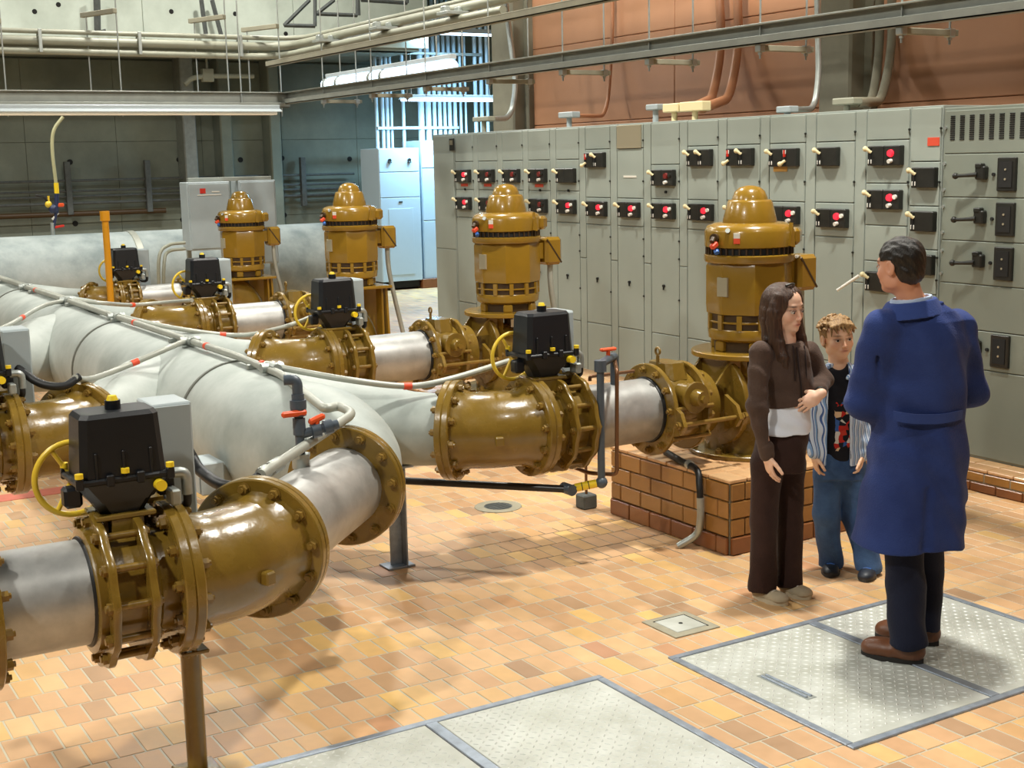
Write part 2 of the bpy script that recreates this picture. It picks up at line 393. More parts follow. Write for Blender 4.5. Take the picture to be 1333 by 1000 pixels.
for (px, py) in ((91, 211), (233, 208), (98, 291), (238, 286), (367, 206), (370, 280), (313, 208), (455, 207)):
    q = on_x(px, py, -22.5); th.cyl((q.x-.02, q.y, q.z), (q.x+.012, q.y, q.z), .045, seg=12)
tag(th.build('tie_hole', M['slot'], wl), kind='stuff')
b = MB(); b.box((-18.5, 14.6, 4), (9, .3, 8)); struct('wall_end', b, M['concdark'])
# pilasters on the recessed wall
for px0, px1, nm in ((240, 257, 'trim_2'), (288, 303, 'trim_3'), (352, 366, 'trim_4')):
    a = on_x(px0, 230, -22.2); c = on_x(px1, 230, -22.2)
    b = MB(); b.box((-22.3, (a.y+c.y)/2, 2.0), (.4, c.y-a.y, 3.95), .02); struct(nm, b, M['galv'] if nm == 'trim_2' else M['concdark'])
# unseen bars added high along the right wall to cast dark bands on it
for nm, z0, z1 in (('added_shade_bar_1', 4.8, 4.97), ('added_shade_bar_2', 4.66, 4.705), ('added_shade_bar_3', 4.53, 4.565)):
    b = MB(); b.box((-8.2, 6.6, (z0+z1)/2), (12.4, .06 if nm != 'added_shade_bar_1' else .3, z1-z0), .01); struct(nm, b, M['galv'])
# right wall of painted courses behind the cabinets
b = MB(); b.box((-6.9, 8.7, 4), (13.6, .3, 8)); wr = struct('wall_right', b, M['wall_paint'])
zc = [.0, .85, 1.7, 2.55, 3.42, 4.27, 5.1]
for j in range(6):
    for k in range(5):
        p = MB(); p.box((-12.2+2.72*k, 8.54, (zc[j]+zc[j+1])/2), (2.712, .05, zc[j+1]-zc[j]-.006), .006); tag(p.build('panel', M['wall_paint'], wr), kind='structure')
for (p0, p1, nm) in ((641, 668, 'column_far'), (1064, 1106, 'column_near')):
    x0, x1 = on_y(p0, 150, 8.28).x, on_y(p1, 120, 8.28).x
    b = MB(); b.box(((x0+x1)/2, 8.42, 4), (x1-x0, .28, 8), .02); c = struct(nm, b, M['column'])
    p = MB(); p.box((x1+.03, 8.5, 4), (.1, .12, 8), .01); tag(p.build('pilaster', M['column'], c), kind='structure')

# ---------------------------------------------------------------- tiled curb under the cabinets and pump plinths
def tile_mesh(sx, sy, sz, m, nm, bev=.005):
    return MB().box((0, 0, 0), (sx, sy, sz), bev).mesh(nm, m)
TM = {}
def lay(parent, name, m, c, size):
    k = (m.name,)+tuple(round(x, 4) for x in size)
    if k not in TM: TM[k] = tile_mesh(*size, m, name)
    o = put(name, TM[k], parent); o.location = c; return o
def tiled_block(parent, x0, x1, y0, y1, z1, courses, faces, top=True, tl=.2, detail=True):
    """face tiles in running bond on the listed faces: 'y' = the -Y face, 'x' = the +X face, 'l' = the -X face"""
    t = .014
    zs = np.linspace(0, z1-.02, courses+1)
    for ci in range(courses):
        z0_, z1_ = zs[ci], zs[ci+1]; zc_ = (z0_+z1_)/2; hh = z1_-z0_-.006
        mm = M['basetile'] if ci == 0 else M['facetile']; pr = .01 if ci == 0 else 0
        def run(a0, a1, off):
            e = a0-off; out = []
            while e < a1-.002:
                s, f = max(a0, e), min(a1, e+tl); e += tl
                if f-s > .03: out.append((s, f))
            return out
        if 'y' in faces:
            for s, f in run(x0, x1, (ci % 2)*tl/2): lay(parent, 'face_tile', mm, ((s+f)/2, y0-t/2-pr/2, zc_), (f-s-.006, t+pr, hh))
        if 'x' in faces:
            for s, f in run(y0, y1, (ci % 2)*tl/2): lay(parent, 'face_tile', mm, (x1+t/2+pr/2, (s+f)/2, zc_), (t+pr, f-s-.006, hh))
        if 'l' in faces:
            for s, f in run(y0, y1, (ci % 2)*tl/2): lay(parent, 'face_tile', mm, (x0-t/2-pr/2, (s+f)/2, zc_), (t+pr, f-s-.006, hh))
    if top:
        nx = max(1, round((x1-x0+2*t)/tl)); ny = max(1, round((y1-y0+t)/.13))
        for i in range(nx):
            for j in range(ny):
                if detail and y0+j*.13 > y1: continue
                sx = (x1-x0+2*t)/nx; sy = (y1-y0+t)/ny
                lay(parent, 'cap_tile', M['captile'], (x0-t+sx*(i+.5), y0-t+sy*(j+.5), z1-.008), (sx-.007, sy-.007, .022))
b = MB(); b.box((-9.2, 7.5, .06), (9.3, 1.4, .118)); curb = struct('trim_5', b, M['grout'])
tiled_block(curb, -13.4, -4.7, 6.81, 7.05, .146, 2, 'yl')
PLABEL = ['ochre tiled pump plinth beside the girl, with flexible conduit on its corner', 'ochre tiled plinth under the second pump from the girl',
          'ochre tiled plinth under the third pump from the girl', 'ochre tiled plinth under the farthest pump']
for k, (x0, x1, y0, y1) in enumerate(PED):
    t = thing('pump_plinth', PLABEL[k], 'plinth', (0, 0, 0), 'tiled pump plinths')
    b = MB(); b.box(((x0+x1)/2, (y0+y1)/2, .2), (x1-x0-.006, y1-y0-.006, .396)); b.build('core', M['grout'], t)
    tiled_block(t, x0, x1, y0, y1, .42, 4, 'yxl' if k == 0 else 'yx', top=k < 2)
    if k >= 2:
        p = MB(); p.box(((x0+x1)/2, (y0+y1)/2, .409), (x1-x0, y1-y0, .02), .005); p.build('cap_slab', M['captile'], t)

# ---------------------------------------------------------------- floor hatches
M['diamond'] = mat('worn_chequer_plate', (198, 201, 194), .5, .12, rgb2=(166, 168, 156), scale=3.5, rvar=.1, detail=8)
M['lug'] = mat('polished_plate_lugs', (208, 210, 204), .4, .2)
HL = ['double leaf chequer plate floor hatch under the man in the blue coat', 'double leaf chequer plate floor hatch at the bottom edge, nobody on it']
for hk, (x0, x1, y0, y1) in enumerate(HATCHES):
    t = thing('floor_hatch', HL[hk], 'floor hatch', ((x0+x1)/2, (y0+y1)/2, 0), 'chequer plate floor hatches')
    hx, hy = (x1-x0)/2, (y1-y0)/2; wd = .034
    for (c, s) in (((-hx+wd/2, 0), (wd, 2*hy)), ((hx-wd/2, 0), (wd, 2*hy)), ((0, -hy+wd/2), (2*hx-2*wd, wd)), ((0, hy-wd/2), (2*hx-2*wd, wd)), ((0, 0), (2*hx-2*wd, .05))):
        p = MB(); p.box((c[0], c[1], .002), (s[0], s[1], .012), .003); p.build('frame_bar', M['frame'], t)
    for sgn in (-1, 1):
        yc = sgn*hy/2; lx, ly = 2*hx-2*wd-.008, hy-wd-.025-.008
        p = MB(); p.box((0, yc+sgn*(.025-wd)/2, .0), (lx, ly, .01), .002); leaf = p.build('leaf', M['diamond'], t)
        lg = MB(); step = .034; yc2 = yc+sgn*(.025-wd)/2
        for i in range(int((lx-.03)/step)):
            for j in range(int((ly-.03)/step)):
                x = -lx/2+.02+i*step+.008*rng.random()*0; y = yc2-ly/2+.02+j*step
                if (sgn == -1) and abs(x+.02) < .16 and abs(y-(yc2-ly/2+.16)) < .045: continue
                a = PI/4 if (i+j) % 2 else -PI/4; ca, sa = math.cos(a), math.sin(a); L, W = .0135, .0052
                pt = lambda u_, v_: (x+u_*ca-v_*sa, y+u_*sa+v_*ca)
                lg.add([(*pt(-L, 0), .005), (*pt(0, -W), .005), (*pt(L, 0), .005), (*pt(0, W), .005), (*pt(-L*.45, 0), .0078), (*pt(L*.45, 0), .0078)],
                       [(0, 1, 4), (1, 5, 4), (1, 2, 5), (2, 3, 5), (3, 4, 5), (3, 0, 4)])
        tag(lg.build('lug', M['lug'], leaf), kind='stuff')
        if sgn == -1:
            for q in (-.012, .012):
                p = MB(); p.box((-.02, yc2-ly/2+.16+q, .008), (.27, .012, .01), .003); p.build('lift_bar', M['frame'], leaf)
            p = MB(); p.box((-.02, yc2-ly/2+.16, .0052), (.3, .05, .003)); p.build('handle_recess', M['galv'], leaf)
# ================================================================= pipework
PR = .178; FR = .267; PZ = .75; PY = 5.2
VX = [-5.92, -8.66, -11.5]; VX4 = -14.45
S2 = math.sqrt(.5)
def pipe_arc(A, Cn, B, n=10):
    A, Cn, B = [np.asarray(p, float) for p in (A, Cn, B)]
    return [(1-t)**2*A+2*t*(1-t)*Cn+t*t*B for t in np.linspace(0, 1, n+1)]
def make_elbow(loc, s, label, k=1.):
    """45 degree flanged elbow; corner at origin, one leg towards (-1,-s) and one towards (0,s)"""
    t = thing('pipe_elbow', label, 'pipe elbow', loc, 'flanged pipe elbows')
    dA = np.array([-S2, -s*S2, 0]); dB = np.array([0, s, 0.]); L = .22*k
    b = MB(); pts = pipe_arc(dA*(L-.03), (0, 0, 0), dB*(L-.03), 12); n = len(pts)
    rr = [.203*k+.022*k*max(0, 1-i/2.)+.022*k*max(0, 1-(n-1-i)/2.) for i in range(n)]
    b.tube(pts, rr, 40); b.build('elbow_body', M['olive'], t, 50)
    for d in (dA, dB):
        f = MB(); f.ring(d*(L-.018*k), d, FR*k, .1*k, .036*k, 56, .005); f.build('flange', M['olive'], t)
        bolts(t, d*(L-.036*k), -d, .232*k, 12, .13)
    nv = np.array([1., -s*.41, 0]) if s > 0 else np.array([1., .41, 0])
    nv = nv/np.linalg.norm(nv); mid = pts[n//2]
    lug = MB(); u, v, d = frame_of(nv); rot = np.array([u, v, d]).T
    lug.box(mid+nv*(.212*k)+np.array([0, 0, -.02*k]), (.045*k, .05*k, .04*k), .006, rot); lug.build('boss', M['olive'], t)
    return t
def scallop(n):
    return lambda a, h: 1+.022*np.cos(n*a)
def make_actuator(t, k=1., wy=-1):
    a = MB(); z0 = .30
    a.frustum((0, 0, z0+.085), (.19, .285), (0, 0, z0+.285), (.175, .26), .022)
    a.frustum((0, 0, z0+.285), (.175, .26), (0, 0, z0+.3), (.155, .24), .022)
    hs = a.build('actuator_cover', M['black'], t, 30)
    g = MB(); g.box((0, 0, z0+.077), (.21, .325, .022), .006); g.frustum((0, 0, z0), (.16, .21), (0, 0, z0+.068), (.2, .31), .03)
    g.frustum((0, 0, z0-.05), (.12, .14), (0, 0, z0), (.15, .2), .03)
    for y in (-.15, -.05, .05, .15):
        for x in (-.103, .103): g.box((x, y, z0+.08), (.02, .026, .04), .004)
    for sg in (-1, 1): g.box((0, sg*.155, z0+.02), (.06, .06, .07), .01)
    for y in (-.09, 0., .09): g.box((.096, y, z0+.13), (.008, .01, .09), .003)
    g.build('actuator_base', M['black'], t, 30)
    for (x, y) in ((.103, -.15), (.103, 0), (.103, .15), (-.103, -.15), (-.103, .15)):
        c = MB(); c.cyl((x, y, z0+.1), (x, y, z0+.116), .014, seg=12); c.build('cap_screw', M['yellowcap'], t)
    c = MB(); c.cyl((0, 0, z0+.3), (0, 0, z0+.33), .026, seg=20); c.build('indicator_stem', M['black'], t)
    c = MB(); c.cyl((0, 0, z0+.33), (0, 0, z0+.345), .02, .014, seg=16); c.build('indicator_cap', M['yellowcap'], t)
    c = MB(); c.cyl((.088, .11, z0+.045), (.13, .11, z0+.045), .019, seg=20); c.build('declutch_button', M['yellowcap'], t)
    # cable glands to the control box
    c = MB(); c.tube(arc_path([(.03, .165, z0+.06), (.03, .225, z0+.06), (.03, .225, z0-.02)], .04), .019, 12); c.build('cable_gland', M['galv'], t)
    c = MB(); c.tube(smooth_path([(.03, .225, z0), (.02, .222, z0-.06), (-.08, .2, z0-.07), (-.15, .19, z0-.03)]), .015, 10); c.build('cable', M['rubber'], t)
    c = MB(); c.box((.07, .165, z0-.01), (.07, .035, .055), .006); c.build('limit_switch', M['galv'], t)
    c = MB(); c.box((-.27, .25, z0+.02), (.19, .145, .49), .006); cb = c.build('control_box', M['greybox'], t, 30)
    c = MB(); c.box((-.172, .25, z0+.02), (.008, .133, .475), .003); c.build('box_lid', M['greybox'], cb, 30)
    c = MB(); c.box((-.17, .1, z0-.05), (.2, .14, .02)); c.box((-.17, .11, z0-.17), (.05, .03, .25)); c.build('bracket', M['olive'], t)
    # hand wheel, axis along X
    wc = (-.1, -.125, z0+.06); R = .125
    wm = MB(); wm.torus(wc, (1, 0, 0), R, .0105, 40, 10); wh = wm.build('handwheel', M['yellow'], t)
    for q in range(3):
        an = PI/2+.55+q*2*PI/3; m2 = MB(); m2.cyl(wc, (wc[0], wc[1]+math.cos(an)*R, wc[2]+math.sin(an)*R), .0095, .008, 10); m2.build('spoke', M['yellow'], wh)
    m2 = MB(); m2.cyl((wc[0]-.012, wc[1], wc[2]), (wc[0]+.05, wc[1], wc[2]), .02, seg=16); m2.build('hub', M['yellow'], wh)
    m2 = MB(); m2.cyl((wc[0]+.03, wc[1], wc[2]), (0, -.06, z0+.06), .015, seg=12); m2.build('wheel_shaft', M['black'], t)
def make_valve(loc, s, label, k=1.):
    """butterfly valve and harness coupling; y=0 is the elbow face, flow along +s*Y"""
    t = thing('butterfly_valve', label, 'valve', loc, 'motorised butterfly valves')
    d = np.array([0, s, 0.]); P = lambda y: d*y*k
    f = MB(); f.ring(P(.018), d, FR*k, .1*k, .036*k, 56, .005); f.build('flange', M['olive'], t)
    bolts(t, P(.036), d, .232*k, 12, .13)
    g = MB(); g.lathe([(.19*k, .03*k), (.19*k, .09*k), (.2*k, .1*k), (.2*k, .26*k), (.212*k, .265*k), (.212*k, .3*k), (.19*k, .305*k)], (0, 0, 0), d, 40); g.build('valve_body', M['olive'], t)
    for y in (.135, .262):
        r = MB(); r.lathe([(.15*k, y*k-.0125), (FR*k*.99, y*k-.0125), (FR*k, y*k-.008), (FR*k, y*k+.008), (FR*k*.99, y*k+.0125), (.15*k, y*k+.0125)], (0, 0, 0), d, 72, scallop(12), closed=True); r.build('harness_ring', M['olive'], t)
    u, v, _ = frame_of(d)
    for q in range(12):
        a = 2*PI*q/12+.0; p = (.238*k)*(math.cos(a)*u+math.sin(a)*v)
        r = MB(); r.cyl(p+P(.105), p+P(.295), .0125, seg=10); r.cyl(p+P(.112), p+P(.128), .02, seg=6); r.cyl(p+P(.27), p+P(.288), .02, seg=6); r.build('tie_stud', M['bolt'], t)
    r = MB(); r.lathe([(PR*k*.98, .3*k), (PR*k+.012, .3*k), (PR*k+.009, .31*k), (PR*k*.98, .316*k)], (0, 0, 0), d, 40); r.build('rubber_seal', M['rubber'], t)
    # neck under the actuator
    yc = .125-.04*s
    n = MB(); n.cyl((0, s*yc, .18*k), (0, s*yc, .262*k), .05, seg=20); n.box((0, s*yc, .258*k), (.17, .2, .018), .004)
    for sg in (-1, 1): n.box((sg*.07, s*yc, .225*k), (.022, .1, .08)); n.box((0, s*yc+sg*.06, .225*k), (.08, .016, .08))
    n.build('neck', M['olive'], t)
    before = set(bpy.data.objects)
    make_actuator(t)
    for o in [o for o in bpy.data.objects if o not in before and o.parent == t]:
        o.location = (0, s*yc, .01+(k-1)*.25)
    return t
def make_spool(a, b_, label, k=1., welds=()):
    a = np.asarray(a, float); b_ = np.asarray(b_, float); mid = (a+b_)/2
    t = thing('pipe_spool', label, 'pipe', tuple(mid), 'bare steel pipe spools')
    p = MB(); d = (b_-a); L = np.linalg.norm(d); d = d/L
    p.lathe([(PR*k-.008, -L/2), (PR*k, -L/2), (PR*k, L/2), (PR*k-.008, L/2)], (0, 0, 0), d, 56); p.build('pipe', M['steel'], t, 30)
    return t, d, L
def make_check(loc, label, k=1.):
    """swing check valve between spool and pump flange, axis +Y, y=0 at spool end"""
    t = thing('check_valve', label, 'valve', loc, 'lever check valves')
    d = np.array([0, 1., 0])
    r = MB(); r.lathe([(PR*k*.98, .0), (PR*k+.006, .004), (PR*k+.01, .018), (PR*k*.98, .02)], (0, 0, 0), d, 40); r.build('rubber_seal', M['rubber'], t)
    for (y, rr, th) in ((.035, .262, .03), (.275, .255, .028)):
        r = MB(); r.ring((0, y, 0), d, rr*k, .1*k, th, 56, .005); r.build('flange', M['olive'], t)
    bolts(t, (0, .02, 0), -d, .228*k, 12, .1)
    bolts(t, (0, .289, 0), d, .225*k, 12, .1)
    g = MB(); g.lathe([(.2*k, .04), (.205*k, .08), (.215*k, .16), (.205*k, .24), (.2*k, .27)], (0, 0, 0), d, 40)
    g.lathe([(.19*k, .28), (.192*k, .32), (.192*k, .36), (.19*k, .40)], (0, 0, 0), d, 40)
    g.frustum((0, .16, .17*k), (.26*k, .15), (0, .16, .262*k), (.2*k, .13), .03)
    g.build('check_body', M['olive'], t)
    # side boss with hinge pin cover facing +X
    c = MB(); c.cyl((.15*k, .16, .09*k), (.27*k, .16, .09*k), .075*k, seg=28); c.cyl((.27*k, .16, .09*k), (.33*k, .16, .09*k), .05*k, .042*k, seg=24); c.cyl((.33*k, .16, .09*k), (.35*k, .16, .09*k), .022*k, seg=6)
    c.ring((.262*k, .16, .09*k), (1, 0, 0), .088*k, .03, .02, 28, .003); c.build('hinge_boss', M['olive'], t)
    c = MB(); c.box((.17*k, .16, -.06*k), (.05*k, .16, .09*k), .008); c.box((.2*k, .16, -.06*k), (.02, .11, .05*k), .004); c.build('cover_plate', M['olive'], t)
    # harness plates and long tie rods, on both sides
    for sg in (-1, 1):
        for y in (.035, .43):
            p = MB(); p.prism([(.2*k, -.13*k), (.3*k, -.1*k), (.335*k, -.05*k), (.3*k, .02*k), (.2*k, .07*k)] if sg > 0 else [(-.2*k, .07*k), (-.3*k, .02*k), (-.335*k, -.05*k), (-.3*k, -.1*k), (-.2*k, -.13*k)], (0, y, 0), (1, 0, 0), (0, 0, 1), .024); p.build('harness_plate', M['olive'], t)
        r = MB(); r.cyl((sg*.3*k, -.01, -.045*k), (sg*.3*k, .5, -.045*k), .0125, seg=12)
        for y in (0., .02-.0, .452, .475): r.cyl((sg*.3*k, y, -.045*k), (sg*.3*k, y+.016, -.045*k), .022, seg=6)
        r.build('tie_rod', M['bolt'], t)
        r = MB(); r.cyl((sg*.255*k, .03, .035*k), (sg*.255*k, .29, .035*k), .011, seg=10); r.build('tie_rod', M['bolt'], t)
        r = MB(); r.cyl((sg*.23*k, .03, -.135*k), (sg*.23*k, .29, -.135*k), .011, seg=10); r.build('tie_rod', M['bolt'], t)
    e = MB(); e.cyl((0, .1, .25*k), (0, .1, .3*k), .01, seg=10); e.torus((0, .1, .325*k), (0, 1, 0), .02, .007, 20, 8); e.build('lifting_eye', M['bolt'], t)
    return t
def make_pump(loc, label, style=0, dz=0.):
    """vertical pump; origin on the plinth at the pump axis. style 0: round plate and swept discharge head, 1: square plate on fin legs"""
    t = thing('vertical_pump', label, 'pump', loc, 'vertical pumps in a row')
    B = -loc[2]; zt = 1.98+dz+B
    Z = lambda z: z+dz+B
    m = MB(); m.lathe([(.156, Z(1.765)), (.155, Z(1.785)), (.13, Z(1.885)), (.122, Z(1.897)), (.104, Z(1.9)), (.1, Z(1.915)), (.086, Z(1.947)), (.058, Z(1.97)), (.02, Z(1.979)), (0.002, Z(1.98))], seg=40); m.build('top_cap', M['mustard'], t, 60)
    m = MB(); m.lathe([(.225, Z(1.62)), (.258, Z(1.635)), (.26, Z(1.72)), (.245, Z(1.752)), (.2, Z(1.768)), (.14, Z(1.77))], seg=48)
    m.prism([(-.02, -.06), (.02, -.07), (.0, .07)], (.25, .09, Z(1.70)), (0, 1, 0), (0, 0, 1), .03)
    m.box((.12, .2, Z(1.685)), (.13, .12, .1), .02, look((0, 0, 1)) @ Matrix.Rotation(-.9, 3, 'Z'))
    m.build('motor_canopy', M['mustard'], t, 50)
    m = MB(); m.lathe([(.22, Z(1.59)), (.245, Z(1.59)), (.245, Z(1.63)), (.22, Z(1.63))], seg=48); gb = m.build('air_grille', M['slot'], t)
    m = MB()
    for q in range(40):
        a = 2*PI*q/40; m.box((.248*math.cos(a), .248*math.sin(a), Z(1.61)), (.012, .009, .04), 0, Matrix.Rotation(a, 3, 'Z'))
    tag(m.build('grille_bar', M['brown_dark'], gb), kind='stuff')
    m = MB(); m.lathe([(.2, Z(1.545)), (.255, Z(1.545)), (.262, Z(1.555)), (.262, Z(1.585)), (.25, Z(1.592)), (.2, Z(1.592))], seg=48); m.build('motor_ring', M['mustard'], t)
    # eight-sided motor body with softened corners
    oct_ = lambda a, h: np.minimum(1.0, .93/np.maximum(.93*.0+np.cos(((a+PI/8+.2) % (PI/4))-PI/8), .01)*1.0)
    m = MB(); m.lathe([(.2, Z(1.245)), (.246, Z(1.25)), (.25, Z(1.30)), (.25, Z(1.52)), (.24, Z(1.545)), (.2, Z(1.548))], seg=64, rfun=oct_); m.build('motor_body', M['mustard'], t, 25)
    m = MB(); m.lathe([(.19, Z(1.16)), (.225, Z(1.16)), (.225, Z(1.247)), (.19, Z(1.247))], seg=48); gb = m.build('lower_grille', M['brown_dark'], t)
    m = MB()
    for q in range(12):
        a = 2*PI*q/12+.1; m.box((.232*math.cos(a), .232*math.sin(a), Z(1.203)), (.02, .03, .086), 0, Matrix.Rotation(a, 3, 'Z'))
    m.ring((0, 0, Z(1.203)), (0, 0, 1), .236, .22, .012, 48, .002); m.build('grille_frame', M['mustard'], gb)
    m = MB(); m.lathe([(.19, Z(1.09)), (.215, Z(1.09)), (.235, Z(1.105)), (.24, Z(1.155)), (.235, Z(1.163)), (.19, Z(1.163))], seg=48); m.build('motor_skirt', M['mustard'], t)
    m = MB(); m.cyl((0, 0, Z(1.03)), (0, 0, Z(1.095)), .2, seg=40); m.build('motor_foot', M['brown_dark'], t)
    for q in range(6):
        a = 2*PI*q/6+.5; m = MB(); m.box((.2*math.cos(a), .2*math.sin(a), Z(1.06)), (.05, .07, .06), .008, Matrix.Rotation(a, 3, 'Z')); m.build('foot_lug', M['mustard'], t)
    # terminal box
    m = MB(); m.box((.07, .335, Z(1.465)), (.15, .15, .21), .022); m.box((.05, .25, Z(1.47)), (.1, .1, .12)); tb = m.build('terminal_box', M['mustard'], t, 30)
    m = MB(); m.box((.143, .335, Z(1.465)), (.008, .012, .22), 0, Matrix.Rotation(.62, 3, 'X')); m.build('lid_seam', M['brown_dark'], tb)
    m = MB(); m.tube(smooth_path([(.07, .34, Z(1.38)), (.07, .345, Z(1.2)), (.06, .39, Z(.95)), (.05, .5, .05)]), .022, 12); m.build('conduit', M['conduit'], t)
    # oil sight tap and tags at the front left of the canopy
    m = MB(); m.cyl((.0, -.24, Z(1.69)), (.02, -.285, Z(1.69)), .026, seg=16); m.cyl((.02, -.285, Z(1.69)), (.03, -.305, Z(1.67)), .015, seg=12); m.build('oil_sight', M['brown_dark'], t)
    m = MB(); m.box((.03, -.29, Z(1.65)), (.035, .045, .03), .006, Matrix.Rotation(.6, 3, 'X')); m.build('tag', M['redtape'], t)
    m = MB(); m.cyl((.03, -.275, Z(1.622)), (.045, -.28, Z(1.607)), .015, seg=12); m.build('plug', M['blue'], t)
    m = MB(); m.cyl((.07, -.21, Z(1.72)), (.1, -.25, Z(1.735)), .014, seg=10); m.build('oil_plug', M['galv'], t)
    a = math.radians(-79); m = MB(); m.box((.243*math.cos(a), .243*math.sin(a), Z(1.41)), (.014, .075, .11), .002, Matrix.Rotation(a, 3, 'Z')); m.build('nameplate', M['nameplate'], t)
    a = math.radians(-57); m = MB(); m.box((.261*math.cos(a), .261*math.sin(a), Z(1.675)), (.008, .036, .03), .001, Matrix.Rotation(a, 3, 'Z')); wt = m.build('warning_tag', M['redtape'], t)
    m = MB(); m.box((.261*math.cos(a), .261*math.sin(a), Z(1.705)), (.008, .036, .03), .001, Matrix.Rotation(a, 3, 'Z')); m.build('tag_top', M['label'], wt)
    # mounting plate and discharge head
    zp = Z(1.0)
    if style == 0:
        m = MB(); m.lathe([(.1, zp), (.33, zp), (.336, zp+.005), (.336, zp+.027), (.33, zp+.032), (.1, zp+.032)], seg=56); m.build('mounting_plate', M['mustard'], t)
        # column with two windows
        r = .2
        for a0, a1 in ((-2.2, -.75), (.62, 2.3)):
            m = MB(); aa = np.linspace(a0, a1, 14); V = []
            for z in (.42, zp):
                for rad in (r, r-.02):
                    V += [(rad*math.cos(a), rad*math.sin(a), z) for a in aa]
            n = 14; Fc = []
            for i in range(n-1):
                Fc += [(i, i+1, 2*n+i+1, 2*n+i), (n+i+1, n+i, 3*n+i, 3*n+i+1)]
            Fc += [(0, 2*n, 3*n, n), (n-1, 2*n-1, 4*n-1, 3*n-1)]
            m.add(V, Fc); m.build('column_wall', M['mustard'], t); m = MB()
        m = MB(); m.cyl((0, 0, .2), (0, 0, zp), .035, seg=16); m.build('shaft', M['brown_dark'], t)
        m = MB(); m.lathe([(.08, .38), (.085, .44), (.1, .45), (.1, .48), (.06, .49)], seg=24); m.build('stuffing_box', M['brown_dark'], t)
        # swept discharge head
        m = MB(); zc = PZ+B
        pts = pipe_arc((0, -.25, zc), (0, .06, zc), (0, .02, .03), 12)
        m.tube(pts, [.2, .205, .21, .215, .22, .225, .232, .24, .248, .256, .262, .268, .27], 40)
        m.lathe([(.26, .02), (.255, .1), (.235, .22), (.205, .3), (.1, .31)], seg=40)
        m.build('discharge_head', M['olive'], t, 55)
        for sg in (-1, 1):
            m = MB(); m.prism([(-.2, 0), (-.06, .16), (-.02, .16), (-.02, 0)], (sg*.13, -.16, zc+.12), (0, 1, 0), (0, 0, 1), .016); m.build('gusset', M['olive'], t)
        m = MB(); m.ring((0, -.235, zc), (0, 1, 0), FR, .1, .036, 56, .005); m.build('flange', M['olive'], t)
        bolts(t, (0, -.217, zc), (0, 1, 0), .232, 12, .1)
        m = MB(); m.lathe([(.2, .002), (.35, .002), (.355, .006), (.355, .026), (.35, .03), (.2, .03)], seg=56); m.build('base_flange', M['olive'], t)
        bolts(t, (0, 0, .03), (0, 0, 1), .32, 8, .3)
        for (x, y) in ((.19, -.07), (.19, .07)):
            m = MB(); m.box((x, y, zp-.05), (.01, .045, .06), .002); m.build('wedge', M['label'], t)
    else:
        m = MB(); m.box((0, 0, zp+.012), (.56, .56, .026), .005); m.build('mounting_plate', M['mustard'], t)
        for (x, y) in ((.2, -.24), (.2, .24), (-.2, -.24), (-.2, .24)):
            m = MB(); sx = 1 if x > 0 else -1
            m.prism([(-.06, 0), (.07, 0), (.03, zp), (-.03, zp)] if sx > 0 else [(-.07, 0), (.06, 0), (.03, zp), (-.03, zp)], (x, y, 0.0), (1, 0, 0), (0, 0, 1), .02); m.build('leg', M['mustard'], t)
        for y in (.0,):
            m = MB(); m.prism([(-.2, 0), (.2, 0), (.16, zp), (-.16, zp)], (-.05, y+.1, 0.), (0, 1, 0), (0, 0, 1), .02); m.prism([(-.06, 0), (.06, 0), (.06, zp), (-.06, zp)], (.16, .2, 0.), (1, 0, 0), (0, 0, 1), .02); m.build('web_plate', M['mustard'], t)
        m = MB(); m.cyl((0, 0, .1), (0, 0, zp), .05, seg=16); m.build('shaft', M['brown_dark'], t)
        m = MB(); zc = PZ+B; m.tube(pipe_arc((0, -.25, zc), (0, 0, zc-.02), (0, .02, .03), 10), .2, 32); m.box((0, 0, .012), (.6, .6, .024), .004); m.build('discharge_head', M['olive'], t, 55)
        m = MB(); m.ring((0, -.235, zc), (0, 1, 0), FR, .1, .036, 48, .005); m.build('flange', M['olive'], t)
    return t

# ---- pumps with their discharge lines (right of the header)
DEEP = .42
PL = ['mustard vertical pump beside the girl, nearest of the row', 'mustard vertical pump with round plate, second from the girl', 'mustard vertical pump on square plate with fin legs, before the blue cabinets', 'mustard vertical pump on square plate before the wall panels, farthest of the row']
for k, x in enumerate(VX):
    make_pump((x, PY, .421), PL[k], 0 if k < 2 else 1)
make_pump((VX4, PY, .421), PL[3], 1, -.1)
ORD = ['nearest the girl', 'second from the girl', 'third from the girl']
e0 = make_elbow((VX[0], 3.455, PZ), 1, 'ochre flanged elbow in front of the actuator nearest the girl')
v0 = make_valve((VX[0], 3.675, PZ), 1, 'ochre butterfly valve with black actuator and yellow wheel, nearest the girl')
c0 = make_check((VX[0], 4.43, PZ), 'ochre check valve beside the grey plastic riser, at the nearest pump')
SPL = []
for k, x in enumerate(VX):
    if k:
        dup(e0, (x, 3.455, PZ), ['', 'ochre flanged elbow behind the pale conduit, on the second pump line', 'ochre flanged elbow on the third pump line'][k])
        dup(v0, (x, 3.675, PZ), ['', 'ochre butterfly valve with black actuator before the second pump', 'ochre butterfly valve with black actuator before the third pump'][k])
        dup(c0, (x, 4.43, PZ), ['', 'ochre check valve at the second pump, left of its swept head', 'ochre check valve at the third pump with the fin legs'][k])
    make_spool((x, 3.97, PZ), (x, 4.47, PZ), ['bare steel spool with tapped risers, on the pump line nearest the girl', 'bare steel spool on the second pump line', 'bare steel spool on the third pump line'][k])
K4 = .72
e4 = make_elbow((VX4, 3.62, PZ+.02), 1, 'small ochre elbow on the farthest pump line', K4)
v4 = make_valve((VX4, 3.62+.22*K4, PZ+.02), 1, 'small butterfly valve with black actuator on the farthest pump line', K4)
